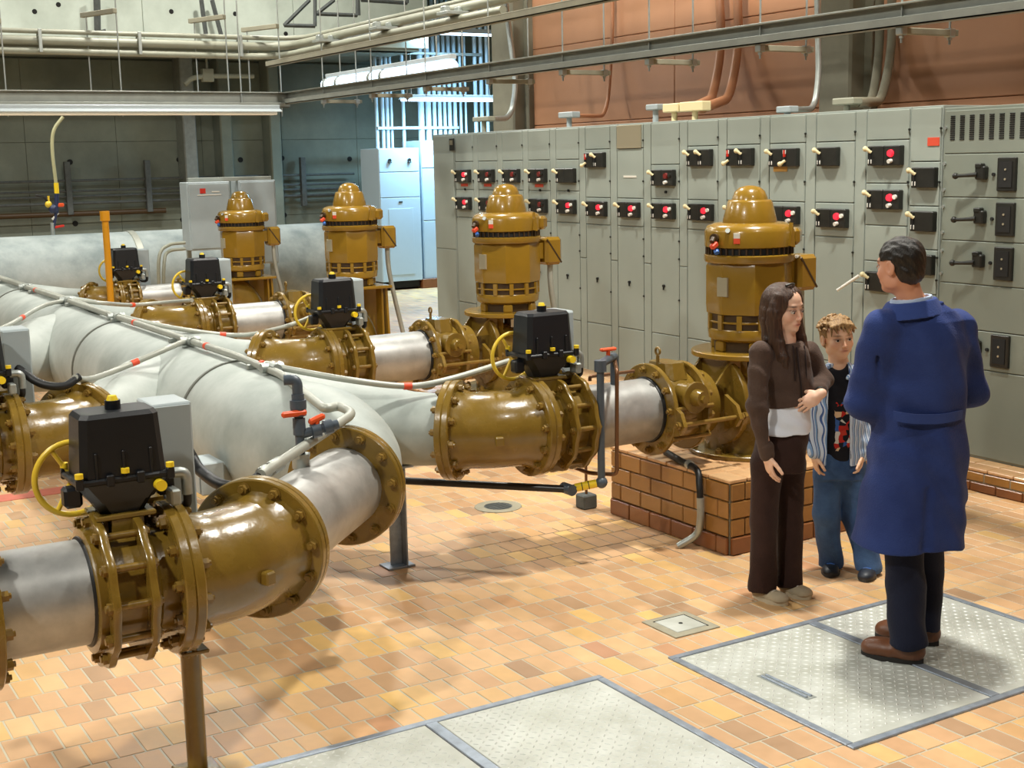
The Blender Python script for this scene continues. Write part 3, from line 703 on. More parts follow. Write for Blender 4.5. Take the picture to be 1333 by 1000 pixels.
make_spool((VX4, 4.0, PZ+.02), (VX4, 4.46, PZ+.02), 'slim steel spool on the farthest pump line', K4)
make_check((VX4, 4.44, PZ+.02), 'small ochre check valve on the farthest pump line', K4)

# ---- left branches
LX = [-4.44, -7.17]
def left_branch(x, n, lab):
    make_elbow((x, 1.5, PZ), -1, lab[0])
    make_valve((x, 1.28, PZ), -1, lab[1])
    t, d, L = make_spool((x, .985, PZ), (x, .3 if n else .66, PZ), lab[2])
    return t
left_branch(LX[0], 0, ('large ochre flanged elbow over the yellow pipe post', 'ochre butterfly valve with black actuator and yellow wheel, closest to the camera', 'bare steel spool running out at the left edge, closest to the camera'))
left_branch(LX[1], 1, ('ochre flanged elbow behind the closest black actuator', 'butterfly valve cut by the left edge, above the red floor stripe', 'bare steel spool beyond the left edge valve'))
# next flange at the left edge
t = thing('pipe_coupling', 'ochre flanged coupling cut off by the left edge', 'pipe coupling', (LX[0], .66, PZ))
m = MB(); m.ring((0, 0, 0), (0, 1, 0), FR, PR, .03, 56, .005); m.build('flange', M['olive'], t)
m = MB(); m.ring((0, -.1, 0), (0, 1, 0), FR, PR-.01, .03, 56, .005); m.build('flange', M['olive'], t)
m = MB(); m.lathe([(.19, -.3), (.2, -.28), (.2, -.02), (.19, 0)], (0, 0, 0), (0, 1, 0), 40); m.build('sleeve', M['olive'], t)
bolts(t, (0, .015, 0), (0, 1, 0), .232, 12, .1)

# ---- header
HY, HR = 2.45, .335
hd = thing('header_pipe', 'large pale painted header pipe with angled branches, running away to the left', 'header pipe', (-8, HY, PZ))
H0 = np.array([-8, HY, PZ])
bend = np.array([-5.46, 2.49, PZ]); EndF = np.array([-5.29, 2.32, PZ]); dE = np.array([S2, -S2, 0])
m = MB()
pts = [np.array([-16.5, HY, PZ])]+[np.array([x, HY, PZ]) for x in np.linspace(-16.4, -6.25, 26)]
pts += pipe_arc((-6.25, HY, PZ), (-5.66, HY+.18, PZ), EndF-dE*.04, 12)[1:]
rad = [HR]*27+list(np.interp(np.linspace(0, 1, 13)[1:], [0, .25, .8, 1], [HR, HR*.97, .2, .19]))
m.tube([p-H0 for p in pts], rad, 56); m.build('pipe_run', M['header'], hd, 60)
def lateral(A, s, k=1.):
    A = np.asarray(A, float); dirv = np.array([S2, s*S2, 0]); tl = abs(A[1]-HY)/S2
    p0 = A-dirv*tl
    q = MB(); pp = [p0+dirv*tl*x for x in (0, .35, .5, .65, .8, .97)]
    q.tube([p-H0 for p in pp], [.30*k, .29*k, .265*k, .235*k, .2*k, .188*k], 48); q.build('lateral', M['header'], hd, 60)
    f = MB(); f.ring(A-dirv*.018-H0, dirv, FR*k, .1, .036, 56, .005); f.build('flange', M['olive'], hd)
    bolts(hd, A-dirv*.036-H0, -dirv, .232*k, 12, .13)
for x in VX: lateral((x-.22*S2, 3.455-.22*S2, PZ), 1)
lateral((VX4-.22*S2*K4, 3.62-.22*S2*K4, PZ+.0), 1, K4)
lateral((LX[1]-.22*S2, 1.5+.22*S2, PZ), -1)
lateral((LX[1]-2.73-.22*S2, 1.5+.22*S2, PZ), -1)
for q in (0, .037):
    f = MB(); f.ring(EndF+dE*(q-.019)-H0, dE, FR, .1, .035, 56, .005); f.build('flange', M['olive'], hd)
bolts(hd, EndF+dE*.037-H0, dE, .232, 12, .13); bolts(hd, EndF-dE*.037-H0, -dE, .232, 12, .13)
for x in (-7.02, -9.45, -12.7, -14.6):
    f = MB(); f.lathe([(HR-.004, -.014), (HR+.008, -.011), (HR+.008, .011), (HR-.004, .014)], (x+8, 0, 0), (1, 0, 0), 56); f.build('strap', M['strap'], hd)
# near steel spool between header flange and the large elbow
A = EndF+dE*.037; Bq = np.array([LX[0]-.22*S2, 1.5+.22*S2, PZ])
sp, d_, L_ = make_spool(A+dE*.0, Bq+dE*.03-dE*.03, 'bare steel spool between two ochre flanges, in front of the header end', 1.)
f = MB(); f.ring(Bq-dE*.018-(A+Bq)/2, dE, FR, .15, .036, 56, .005); f.build('flange', M['olive'], sp)
bolts(sp, Bq-dE*.036-(A+Bq)/2, -dE, .232, 12, .13)

# ---- supports
def post(name, x, y, ztop, label, r, m_):
    t = thing(name, label, 'pipe support', (x, y, 0), 'pipe supports on the floor')
    p = MB(); p.cyl((0, 0, .012), (0, 0, ztop-.02), r, seg=24); p.build('post', m_, t)
    p = MB(); p.box((0, 0, .006), (.15, .15, .012), .003); p.build('foot_plate', m_, t)
    p = MB(); p.box((0, 0, ztop-.02), (.13, .1, .014), .003)
    for sg in (-1, 1): p.cyl((sg*.05, 0, ztop-.035), (sg*.05, 0, ztop+.01), .01, seg=6)
    p.build('saddle', m_, t)
    return t
post('pipe_support', LX[0]-.02, 1.33, .487, 'ochre round pipe post under the large near elbow', .036, M['olive'])
t = thing('pipe_support', 'grey angle iron leg under the header branch behind the near spool', 'pipe support', (-6.27, 3.03, 0), 'pipe supports on the floor')
p = MB(); p.box((0, 0, .28), (.012, .075, .56)); p.box((.03, .034, .28), (.06, .008, .56)); p.build('angle_leg', M['frame'], t)
p = MB(); p.box((0, 0, .006), (.12, .16, .012), .002); p.build('foot_plate', M['frame'], t)
p = MB(); p.box((0, 0, .565), (.2, .14, .012), .002); p.build('saddle', M['frame'], t)
for (x, y) in ((VX[0], 4.2), (VX[1], 4.2), (VX[2], 4.2)):
    if x == VX[0]: continue
    post('pipe_support', x, y, .57, 'ochre pipe post under the spool of the %s pump line' % ('second' if x == VX[1] else 'third'), .034, M['olive'])

# ---- conduits on the header
ZC = PZ+HR+.035
ct = thing('conduit_run', 'grey conduit with cast junctions lying along the top of the header', 'conduit', (0, 0, 0))
m = MB(); m.tube(arc_path([(-16.5, HY, ZC), (-7.0, HY, ZC), (-6.3, HY-.02, ZC-.01), tuple(on_z(424, 533, 1.07)), tuple(on_z(440, 528, 1.07)), tuple(on_z(461, 538, 1.06)), tuple(on_z(340, 618, .98))], .07), .021, 14); m.build('conduit', M['conduit'], ct)
m = MB(); m.tube(arc_path([(-16.5, HY+.05, ZC-.005), (-10.6, HY+.05, ZC-.005), (-10.0, HY+.02, ZC-.01)], .08), .017, 12); m.build('conduit', M['conduit'], ct)
m = MB(); m.tube(smooth_path([tuple(on_z(*q)) for q in ((346, 614, .98), (322, 631, .95), (290, 632, .95), (262, 614, .97), (249, 594, 1.02), (244, 585, 1.06))]), .023, 14); m.build('flexible_hose', M['rubber'], ct)
m = MB(); m.cyl(on_z(364, 603, .985), on_z(351, 611, .98), .029, seg=12); m.cyl(on_z(347, 613, .98), on_z(340, 618, .975), .028, seg=12); m.build('connector', M['galv'], ct)
JX = [on_z(a, b_, ZC).x for a, b_ in ((342, 480), (254, 443), (178, 410), (117, 389), (72, 371), (35, 353))]
for x in JX:
    m = MB(); m.box((x, HY, ZC), (.11, .05, .055), .012); m.cyl((x-.075, HY, ZC), (x+.075, HY, ZC), .028, seg=12); m.cyl((x, HY-.06, ZC), (x, HY+.06, ZC), .026, seg=12); m.build('junction_fitting', M['galv'], ct)
for x in np.arange(-16.3, -6, 1.37):
    m = MB(); m.box((x, HY+.015, ZC-.022), (.03, .13, .03), .004); m.build('clip', M['galv'], ct)
def side_conduit(pts, label, tape=None):
    t = thing('branch_conduit', label, 'conduit', (0, 0, 0), 'conduits branching off the header to the valves')
    P = smooth_path(pts, 8); q = MB(); q.tube(P, .017, 12); q.build('conduit', M['conduit'], t)
    if tape is not None:
        i = int(tape*(len(P)-1)); d = P[i+1]-P[i]; d /= np.linalg.norm(d)
        q = MB(); q.cyl(P[i]-d*.022, P[i]+d*.022, .0195, seg=12); q.build('marker_tape', M['redtape'], t)
    return t
for x in (-9.0, -7.5, -6.6, -12.1):
    q = MB(); q.cyl((x-.02, HY, ZC), (x+.02, HY, ZC), .0225, seg=12); q.build('marker_tape', M['redtape'], ct)
side_conduit([(JX[0], HY+.03, ZC), (JX[0]+.25, HY+.3, ZC-.06), (-6.15, HY+.62, ZC-.12), (-6.1, 3.3, ZC-.1), (-6.16, 3.7, ZC-.05)], 'pale conduit from the header to the actuator nearest the girl', .5)
side_conduit([(JX[2], HY+.03, ZC), (JX[2]+.3, HY+.32, ZC-.08), (-9.1, HY+.75, ZC-.16), (-8.85, 3.45, ZC-.1), (-8.85, 3.75, ZC-.02)], 'pale conduit from the header over the second pump line elbow', .45)
side_conduit([(JX[3], HY+.03, ZC)]+[tuple(on_z(*q)) for q in ((138, 395, ZC-.04), (172, 397, ZC-.1), (212, 394, ZC-.1), (250, 391, ZC-.06))], 'pale conduit from the header towards the third pump line', .5)
side_conduit([(JX[1], HY-.03, ZC), (JX[1]+.15, HY-.2, ZC-.02), (-7.6, HY-.5, ZC-.1), (-7.35, HY-.72, ZC-.1), (-7.2, 1.62, ZC-.06)], 'pale conduit with red tape crossing down to the left edge valve', .42)
side_conduit([(JX[3], HY-.03, ZC), (JX[3]+.2, HY-.25, ZC-.02), (-10.2, HY-.65, ZC-.1), (-9.95, 1.5, ZC-.1)], 'pale conduit with red tape leaving the header farther back on the left', .5)
m = MB(); m.tube(smooth_path([(-7.22, 1.65, ZC-.06), (-7.2, 1.56, ZC-.1), (-7.25, 1.45, ZC-.08), (-7.35, 1.36, ZC-.0)]), .022, 12); solo('flexible_hose', m, M['rubber'], 'black flexible hose joining the crossing conduit to the left edge valve', 'hose')
# grey junction box under the header strap
t = thing('junction_box', 'small grey junction box on the side of the header behind the closest actuator', 'junction box', tuple(on_y(268, 618, 2.03)))
p = MB(); p.box((0, 0, 0), (.22, .12, .16), .006); p.build('box', M['greybox'], t)
p = MB(); p.box((0, -.065, 0), (.2, .008, .14), .003); p.build('lid', M['greybox'], t)
p = MB(); p.box((0, .09, 0), (.06, .1, .1), .004); p.build('bracket', M['galv'], t)

# ---- grey plastic sampling taps on the near spool
t = thing('sampling_tap', 'grey plastic sampling pipe with two orange valve handles on the near spool', 'tap', (0, 0, 0))
Q = np.array(on_z(392, 606, PZ+PR)); Q[2] = 0; zt = PZ+PR
m = MB(); m.cyl(Q+[0, 0, zt-.01], Q+[0, 0, zt+.035], .036, seg=20); m.cyl(Q+[0, 0, zt+.035], Q+[0, 0, zt+.05], .042, seg=6); m.build('spigot', M['galv'], t)
m = MB(); m.cyl(Q+[0, 0, zt+.04], Q+[0, 0, zt+.3], .019, seg=16); m.cyl(Q+[0, 0, zt+.21], Q+[0, 0, zt+.24], .032, seg=20); m.cyl(Q+[0, 0, zt+.13], Q+[0, 0, zt+.20], .026, seg=20); m.cyl(Q+[0, 0, zt+.24], Q+[0, 0, zt+.275], .034, seg=20); m.cyl(Q+[0, 0, zt+.275], Q+[0, 0, zt+.3], .026, seg=20)
m.tube(arc_path([Q+[0, 0, zt+.3], Q+[0, 0, zt+.36], Q+[-.02, -.05, zt+.36]], .035), .022, 14); m.build('riser', M['pvc'], t)
m = MB(); m.cyl(Q+[0, 0, zt+.13], Q+[.03, .16, zt+.16], .02, seg=14); m.cyl(Q+[.01, .05, zt+.14], Q+[.016, .085, zt+.146], .032, seg=18); m.cyl(Q+[.019, .1, zt+.149], Q+[.026, .135, zt+.155], .03, seg=18); m.build('side_valve', M['pvc'], t)
m = MB(); m.box(Q+[.026, -.03, zt+.225], (.02, .11, .026), .008); m.cyl(Q+[.0, 0, zt+.225], Q+[.03, 0, zt+.225], .014, seg=12); m.build('handle', M['orange'], t)
m = MB(); m.box(Q+[.02, .07, zt+.19], (.025, .075, .026), .008, Matrix.Rotation(.3, 3, 'X')); m.cyl(Q+[.02, .07, zt+.15], Q+[.02, .07, zt+.185], .012, seg=12); m.build('handle', M['orange'], t)

# ---- black drain pipe along the floor with riser, at the nearest pump line
t = thing('drain_pipe', 'dark plastic pipe with yellow marker band rising to an orange tap', 'pipe', (0, 0, 0))
rb = on_x(783, 628, -5.69); pB = on_x(740, 637, -5.78); pA = on_z(525, 626, pB.z)
m = MB(); m.tube([tuple(pA+(pA-pB)*.1), tuple(pB)], .021, 12); m.build('floor_run', M['blackpipe'], t)
R0 = np.array([rb.x, rb.y, rb.z]); pBn = np.array(pB)
m = MB(); m.tube(arc_path([pBn, R0+[0, 0, -.0], R0+[0, 0, .63], ], .03), .02, 12); m.cyl(pBn-[.05, 0, 0], pBn+[.04, 0, 0], .03, seg=14); m.sphere(R0, .033, 12, 8); m.build('riser', M['pvc'], t)
dv = R0-pBn; m = MB(); m.cyl(pBn+dv*.2, pBn+dv*.85, .0225, seg=14); mk = m.build('marker_band', M['yellowcap'], t)
for q in (.4, .6):
    m = MB(); m.cyl(pBn+dv*q, pBn+dv*(q+.025), .0235, seg=14); m.build('marker_print', M['rubber'], mk)
top = np.array([R0[0], R0[1], on_x(783, 474, -5.69).z]); tap = on_x(800, 480, VX[0]+.03)
m = MB(); m.tube(arc_path([R0+[0, 0, .6], top, [tap.x, tap.y, top[2]], [tap.x, tap.y, PZ+PR-.01]], .03), .024, 14); m.cyl(R0+[0, 0, .6], R0+[0, 0, .66], .033, seg=16); m.build('tap_body', M['pvc'], t)
m = MB(); hp = top*.45+np.array([tap.x, tap.y, top[2]])*.55; m.box(hp+[0, 0, .055], (.03, .1, .018), .006); m.cyl(hp, hp+[0, 0, .05], .011, seg=10); m.build('handle', M['orange'], t)
m = MB(); s0 = np.array(on_x(803, 482, -5.69)); s1 = np.array(on_x(803, 618, -5.69)); m.tube(arc_path([np.array([tap.x, tap.y, top[2]-.02]), s0, s1, s1+[-.12, -.1, -.0], s1+[-.5, -.12, .02]], .03), .011, 10); m.build('copper_line', M['copper'], t)
t = thing('pipe_stand', 'thin rod stand on a grey concrete block beside the plinth', 'pipe stand', (-6.68, 4.55, 0))
p = MB(); p.box((0, 0, .045), (.1, .1, .09), .008); p.build('block', M['concblock'], t)
p = MB(); p.tube(arc_path([(0, 0, .085), (0, 0, .36), (.04, .06, .42)], .03), .009, 10); p.build('rod', M['copper'], t)
# hoop on the second spool of the nearest line
m = MB(); q = on_y(800, 480, 4.22); m.tube(arc_path([(VX[0]-.05, 4.1, PZ+PR+.015), (VX[0]-.05, 4.1, PZ+PR+.04), (VX[0]-.05, 4.4, PZ+PR+.04)], .02), .01, 10); solo('sensing_line', m, M['copper'], 'thin brown sensing line lying on the nearest pump spool', 'pipe')
# flexible conduit over the plinth corner
t = thing('flexible_conduit', 'flexible conduit coming over the plinth edge down to the floor', 'conduit', (0, 0, 0))
z1 = .44
m = MB(); m.tube(smooth_path([(-6.1, 4.72, z1), (-5.85, 4.64, z1), (-5.66, 4.6, z1-.01), (-5.6, 4.57, .36), (-5.585, 4.565, .27)]), .019, 12); m.build('hose', M['rubber'], t)
m = MB(); m.tube(smooth_path([(-5.585, 4.565, .29), (-5.58, 4.562, .17), (-5.6, 4.55, .08), (-5.66, 4.47, .01)]), .021, 12); m.build('pipe', M['galv'], t)
m = MB(); m.cyl((-5.76, 4.62, z1), (-5.73, 4.615, z1), .026, seg=10); m.build('connector', M['galv'], t)

# ---- floor details
t = thing('floor_cover', 'square metal floor cover with a keyhole beside the right hatch', 'floor cover', (-4.68, 3.71, 0))
p = MB(); p.box((0, 0, .0015), (.26, .26, .007), .002); p.build('surround', M['grout'], t)
p = MB(); p.box((0, 0, .004), (.17, .17, .008), .002); p.build('plate', M['diamond'], t)
p = MB(); p.cyl((0, 0, .006), (0, 0, .0095), .01, seg=12); p.build('keyhole', M['slot'], t)
p = MB()
for c, s in (((-.088, 0), (.008, .184)), ((0, .088), (.184, .008))): p.box((c[0], c[1], .0055), (s[0], s[1], .003))
p.build('edge_gap', M['slot'], t)
t = thing('floor_drain', 'round cast floor drain in the tiles before the first plinth', 'floor drain', (-7.02, 4.11, 0))
p = MB(); p.ring((0, 0, .003), (0, 0, 1), .15, .09, .006, 32, .002); p.build('rim', M['grout'], t)
p = MB(); p.cyl((0, 0, -.003), (0, 0, .004), .092, seg=32)
for q in range(-3, 4): p.box((q*.024, 0, .005), (.008, .15*math.sqrt(max(.05, 1-(q/4)**2)), .004))
p.build('grate', M['concblock'], t)
m = MB(); m.box((-9.15, 1.3, .0025), (.19, 5.2, .005)); solo('floor_stripe', m, M['redpaint'], 'faded red stripe painted across the floor behind the closest actuator', 'floor marking')
# ================================================================= control cabinets
ZB, ZT = .146, 2.45
PIT_ = .497; DX = [-12.76+PIT_*k for k in range(13)]+[-12.76+PIT_*12.76+.02]
def unit_block(t, x, z, w=.15):
    p = MB(); p.box((x+w/2, -.02, z), (w-.004, .05, .135), .006); return p.build('switch_unit', M['unit'], t)
def lever(parent, x, z, up=1):
    m = MB(); m.box((x+.035, -.05, z), (.012, .012, .11)); m.build('slot_plate', M['slot'], parent)
    m = MB(); a = (x+.04, -.045, z+.022*up); b_ = (x+.006, -.068, z+.048*up)
    m.tube([a, ((a[0]+b_[0])/2, -.062, z+.04*up), b_], [.012, .012, .017], 10); m.sphere(b_, .019, 10, 8); m.build('lever', M['cream'], parent)
    m = MB(); m.box((x+.03, -.047, z-.04*up), (.03, .01, .03), .003); m.build('position_mark', M['white'], parent)
def station(parent, x, z, state):
    m = MB(); m.cyl((x+.07, -.045, z+.015), (x+.07, -.062, z+.015), .026, .022, 18); m.build('lamp', M['redlit'] if state in ('red', 'dim') else M['redoff'], parent)
    if state == 'red' or state == 'off':
        m = MB(); m.cyl((x+.12, -.045, z+.02), (x+.12, -.06, z+.02), .016, seg=14); m.build('push_button', M['white'] if state == 'red' else M['unit'], parent)
    m = MB(); m.cyl((x+.075, -.045, z-.035), (x+.075, -.075, z-.04), .014, seg=14); m.build('selector', M['white'], parent)
ROWA = [(2.15, 2.44), (1.855, 2.15), (1.56, 1.855), (.64, 1.56), (.165, .64)]
ROWB = [(2.235, 2.44), (1.80, 2.235), (1.555, 1.80), (.64, 1.555), (.165, .64)]
CFG = {0: (ROWA, [('s', 2.0, 'red'), ('s', 1.71, 'red')]), 1: (ROWA, [('s', 2.0, 'off'), ('s', 1.71, 'off')]), 2: (ROWA, [('s', 2.0, 'off'), ('s', 1.71, 'off')]),
       3: (ROWA, [('s', 2.0, 'off'), ('s', 1.71, 'off')]), 4: (ROWA, [('b', 2.0, ''), ('s', 1.71, 'red')]), 5: (ROWB, [('d', 2.14, 'du'), ('s', 1.70, 'red')]),
       6: (ROWB, [('p', 2.335, ''), ('s', 1.70, 'red')]), 7: ([(2.09, 2.44), (1.80, 2.09), (1.555, 1.80), (.64, 1.555), (.165, .64)], [('s', 1.98, 'off'), ('s', 1.70, 'red')]),
       8: (ROWB, [('d', 2.14, 'uu'), ('s', 1.70, 'red')]), 9: (ROWB, [('d', 2.14, 'du'), ('s', 1.70, 'red')]), 10: (ROWB, [('d', 2.13, 'ud'), ('s', 1.70, 'red')]),
       11: (ROWB, [('1', 2.13, ''), ('s', 1.69, 'red')]), 12: ([(2.235, 2.44), (1.94, 2.235), (1.65, 1.94), (1.40, 1.65), (.95, 1.40), (.165, .95)], [('s', 2.13, 'dim'), ('s', 1.83, 'red'), ('1', 1.26, '')]),
       13: ([(2.085, 2.44), (1.79, 2.085), (1.5, 1.79), (1.2, 1.5), (.165, 1.2)], [('1', 1.98, ''), ('1', 1.69, ''), ('1', 1.40, '')])}
CL = ['grey cabinet bay with two lit red lamps, first after the blank end panel', 'grey cabinet bay with two unlit switch units, second from the blank end', 'grey cabinet bay behind the second pump top, third from the blank end',
      'grey cabinet bay with red label under the upper unit, fourth from the blank end', 'grey cabinet bay with a blank black upper unit over a lit one', 'grey cabinet bay with double lever high up, beside the bright metal plate',
      'grey cabinet bay with a bright metal plate at its top', 'grey cabinet bay with its upper unit set low, right of the metal plate', 'grey cabinet bay with two raised levers, left of the nearest pump top',
      'grey cabinet bay directly behind the nearest pump top', 'grey cabinet bay with orange label under a double lever, right of the nearest pump top', 'grey cabinet bay with a single upper lever, above the boy',
      'grey cabinet bay with two lit units close together, above left of the man', 'narrow grey cabinet bay with three single levers and an orange label, behind the man']
for k in range(14):
    x0 = DX[k]; x1 = DX[k+1] if k < 12 else (DX[13] if k == 12 else -6.13); xs = x0
    t = thing('control_cabinet', CL[k], 'cabinet', (x0, D, 0), 'grey control cabinets in a row')
    W = x1-x0
    m = MB(); m.box((W/2, .28, (ZB+ZT)/2), (W-.004, .53, ZT-ZB), .003); m.build('cabinet_body', M['mcc'], t)
    dw = min(.385, W-.012)
    rows, units = CFG[k]
    for (z0, z1) in rows:
        m = MB(); m.box((dw/2+.006, .008, (z0+z1)/2), (dw-.006, .014, z1-z0-.008), .003); m.build('door', M['mccd'], t)
    if W-dw > .05:
        for (z0, z1) in ((.165, 1.235), (1.243, 2.44)):
            m = MB(); m.box(((dw+W)/2+.004, .009, (z0+z1)/2), (W-dw-.014, .012, z1-z0), .003); m.build('wireway_cover', M['mccd'], t)
    for u in units:
        if u[0] == 's':
            a = unit_block(t, .055, u[1]); lever(a, .055, u[1]); b_ = unit_block(t, .205, u[1]); station(b_, .205, u[1], u[2])
        elif u[0] == 'b':
            a = unit_block(t, .055, u[1]); lever(a, .055, u[1]); unit_block(t, .205, u[1])
        elif u[0] == 'd':
            for i, c in enumerate(u[2]):
                a = unit_block(t, .04+.15*i, u[1]); lever(a, .04+.15*i, u[1]+(.0 if c == 'u' else 0), 1 if c == 'u' else -1)
            if 'd' in u[2]:
                m = MB(); m.box((.075+.15*u[2].index('d'), -.052, u[1]+.03), (.014, .012, .05)); m.build('red_flag', M['red'], a)
        elif u[0] == '1':
            a = unit_block(t, .055, u[1], .2); lever(a, .055, u[1])
        elif u[0] == 'p':
            m = MB(); m.box((dw/2, -.004, u[1]), (dw-.03, .012, .2), .003); m.build('metal_plate', M['nameplate'], t)
    if k in (0, 3, 1):
        m = MB(); m.box((.2, -.001, 1.905), (.15, .004, .03)); m.build('warning_label', M['labelred'], t)
    if k == 6:
        m = MB(); m.box((.2, -.001, 1.99), (.19, .004, .018)); m.build('label', M['label'], t)
    if k == 10:
        m = MB(); m.box((.13, -.001, 2.045), (.15, .004, .04)); m.build('label', mat('ochre_label', (205, 160, 84), .5), t)
    if k == 13:
        m = MB(); m.box((.205, -.001, 2.215), (.1, .006, .055), .001); m.build('warning_label', M['labelred'], t)
    for (zz) in (1.06,):
        if k in (1, 3, 4, 5, 6, 7, 9):
            m = MB(); m.cyl((.19, -.0, zz), (.19, -.016, zz), .012, seg=10); m.box((.19, -.01, zz-.02), (.008, .01, .03)); m.build('latch', M['slot'], t)
    if k in (0, 3, 4, 7, 12):
        m = MB(); m.cyl((.22, -.0, 1.86), (.22, -.014, 1.86), .012, seg=10); m.build('door_screw', M['slot'], t)
    for z in (2.3, 1.95, 1.45, 1.3, .95):
        m = MB(); m.cyl((dw+.01, 0.002, z), (dw+.01, -.008, z), .008, seg=8); m.build('door_screw', M['unit'], t)
    if k == 12:      # raised lever with a long white handle
        m = MB(); m.cyl((.06, -.1, 1.3), (-.09, -.16, 1.19), .012, .01, 10); m.build('long_handle', M['white'], t)
# blank end cabinet
t = thing('control_cabinet', 'blank end cabinet of the grey row with a small black sign at its top', 'cabinet', (-13.25, D, 0), 'grey control cabinets in a row')
m = MB(); m.box((.245, .28, (ZB+ZT)/2), (.486, .56, ZT-ZB), .003); m.build('cabinet_body', M['mcc'], t)
for z0, z1 in ((.17, 1.2), (1.21, 2.43)):
    m = MB(); m.box((.245, -.004, (z0+z1)/2), (.46, .01, z1-z0), .003); m.build('cover', M['mccd'], t)
m = MB(); m.box((.46, -.014, 2.335), (.1, .012, .13), .003); sg_ = m.build('sign', M['unit'], t)
m = MB(); m.box((.44, -.022, 2.355), (.022, .004, .05)); m.box((.475, -.022, 2.355), (.022, .004, .05)); m.build('sign_mark', M['nameplate'], sg_)
# large breaker cabinet at the right edge
t = thing('breaker_cabinet', 'large dark grey breaker cabinet with louvres and black meters at the right edge', 'cabinet', (-6.12, D, 0))
m = MB(); m.box((.85, .3, (ZB+2.43)/2), (1.7, .58, 2.43-ZB), .004); m.build('cabinet_body', M['cabdark'], t)
for z0, z1 in ((2.135, 2.41), (1.855, 2.13), (1.575, 1.85), (1.295, 1.57), (1.0, 1.29), (.745, .995), (.165, .74)):
    m = MB(); m.box((.4, .004, (z0+z1)/2), (.76, .014, z1-z0), .004); m.build('door', M['cabdark'], t)
    m = MB(); m.box((1.2, .004, (z0+z1)/2), (.8, .014, z1-z0), .004); m.build('door', M['cabdark'], t)
for q in range(9):
    m = MB()
    for i in range(12): m.box((.085+.077*q, -.003, 2.225+.0135*i), (.036, .008, .0075))
    m.build('louvre', M['slot'], t)
for z in (2.0, 1.72, 1.44, .88):
    m = MB(); m.box((.53, -.01, z), (.14, .03, .21), .005); mt = m.build('meter', M['unit'], t)
    m = MB(); m.box((.53, -.027, z), (.095, .006, .16)); m.build('meter_window', M['slot'], mt)
    m = MB(); [m.cyl((.53, -.03, z+q), (.53, -.034, z+q), .007, seg=10) for q in (-.03, .03)]; m.build('dial', M['nameplate'], mt)
    m = MB(); m.box((.345, -.025, z+.01), (.075, .05, .085), .008); m.box((.335, -.03, z+.055), (.05, .05, .03), .006); sw = m.build('switch', M['unit'], t)
    m = MB(); m.tube([(.33, -.05, z), (.25, -.075, z-.006), (.2, -.085, z-.008)], [.016, .012, .012], 10); m.sphere((.19, -.087, z-.008), .021, 10, 8); m.build('pistol_handle', M['unit'], sw)
    m = MB(); m.cyl((.425, -.002, z-.0), (.425, -.016, z), .011, seg=10); m.build('button', M['slot'], t)
for z in (2.3, 2.07, 1.9, 1.79, 1.62, 1.5, 1.35):
    m = MB(); m.cyl((.03, -.002, z), (.03, -.014, z), .012, seg=10); m.build('door_screw', M['galv'], t)

# ---- conduit boxes and bends on top of the cabinets
def top_box(px0, px1, py0, py1, lab, m_, n=0):
    y = D+.12; a = on_y(px0, py1, y); b_ = on_y(px1, py0, y)
    w = b_.x-a.x; h = max(.05, b_.z-a.z); c = ((a.x+b_.x)/2, y, 0)
    t = thing('conduit_box', lab, 'junction box', c, 'conduit boxes on top of the cabinets')
    zc_ = (a.z+b_.z)/2
    p = MB(); p.box((0, 0, zc_), (w, .1, h), .008); p.build('box', m_, t)
    p = MB(); p.cyl((0, 0, ZT-.003), (0, 0, zc_-h/2), .026, seg=14); p.build('nipple', m_, t)
    return (a.x+b_.x)/2, zc_, w
top_box(732, 750, 145, 154, 'small grey box on the cabinets beside the salmon riser', M['greybox'])
top_box(846, 861, 136, 143, 'small grey box on the cabinets, left of two cream boxes', M['greybox'])
top_box(868, 888, 134, 147, 'cream box on the cabinets, smaller of two side by side', M['cream'])
x2, z2, _ = top_box(890, 920, 131, 146, 'cream box on the cabinets, larger of two side by side', M['cream'])
top_box(1016, 1034, 139, 146, 'small grey box on the cabinets at the foot of the near column', M['greybox'])
x3, z3, _ = top_box(1089, 1117, 127, 137, 'pale box on the cabinets in front of the near column', M['conduitw'])
top_box(620, 640, 152, 158, 'small pale box on the cabinets by the far column', M['conduitw'])
def wall_conduit(pts, r, m_, lab):
    q = MB(); q.tube(arc_path(pts, .3, 8), r, 14); solo('wall_conduit', q, m_, lab, 'conduit', 'conduits rising from the cabinet tops')
def W(px, py, y): p = on_y(px, py, y); return (p.x, p.y, p.z)
wall_conduit([W(742, 151, D+.12), W(790, 151, 8.3), W(797, 60, 8.44), W(797, -60, 8.44)], .02, M['salmon_conduit'], 'thin salmon riser behind the rail, from a small grey box')
wall_conduit([W(905, 139, D+.14), W(928, 128, 8.2), W(940, 60, 8.42), W(933, -60, 8.42)], .042, M['salmon_conduit'], 'left of two thick salmon risers bending up the wall')
wall_conduit([W(915, 141, D+.14), W(950, 128, 8.2), W(962, 60, 8.42), W(958, -60, 8.42)], .042, M['salmon_conduit'], 'right of two thick salmon risers bending up the wall')
wall_conduit([W(1025, 143, D+.12), W(1060, 142, 7.66), W(1066, 100, 7.72), W(1063, -40, 7.72)], .024, M['galv'], 'thin grey riser on the near column')
wall_conduit([W(1112, 133, D+.12), W(1136, 132, 8.2), W(1146, 60, 8.42), W(1144, -50, 8.42)], .036, M['column'], 'left of two grey risers beside the near column')
wall_conduit([W(1114, 134, D+.16), W(1148, 132, 8.2), W(1162, 60, 8.42), W(1160, -50, 8.42)], .036, M['column'], 'right of two grey risers beside the near column')
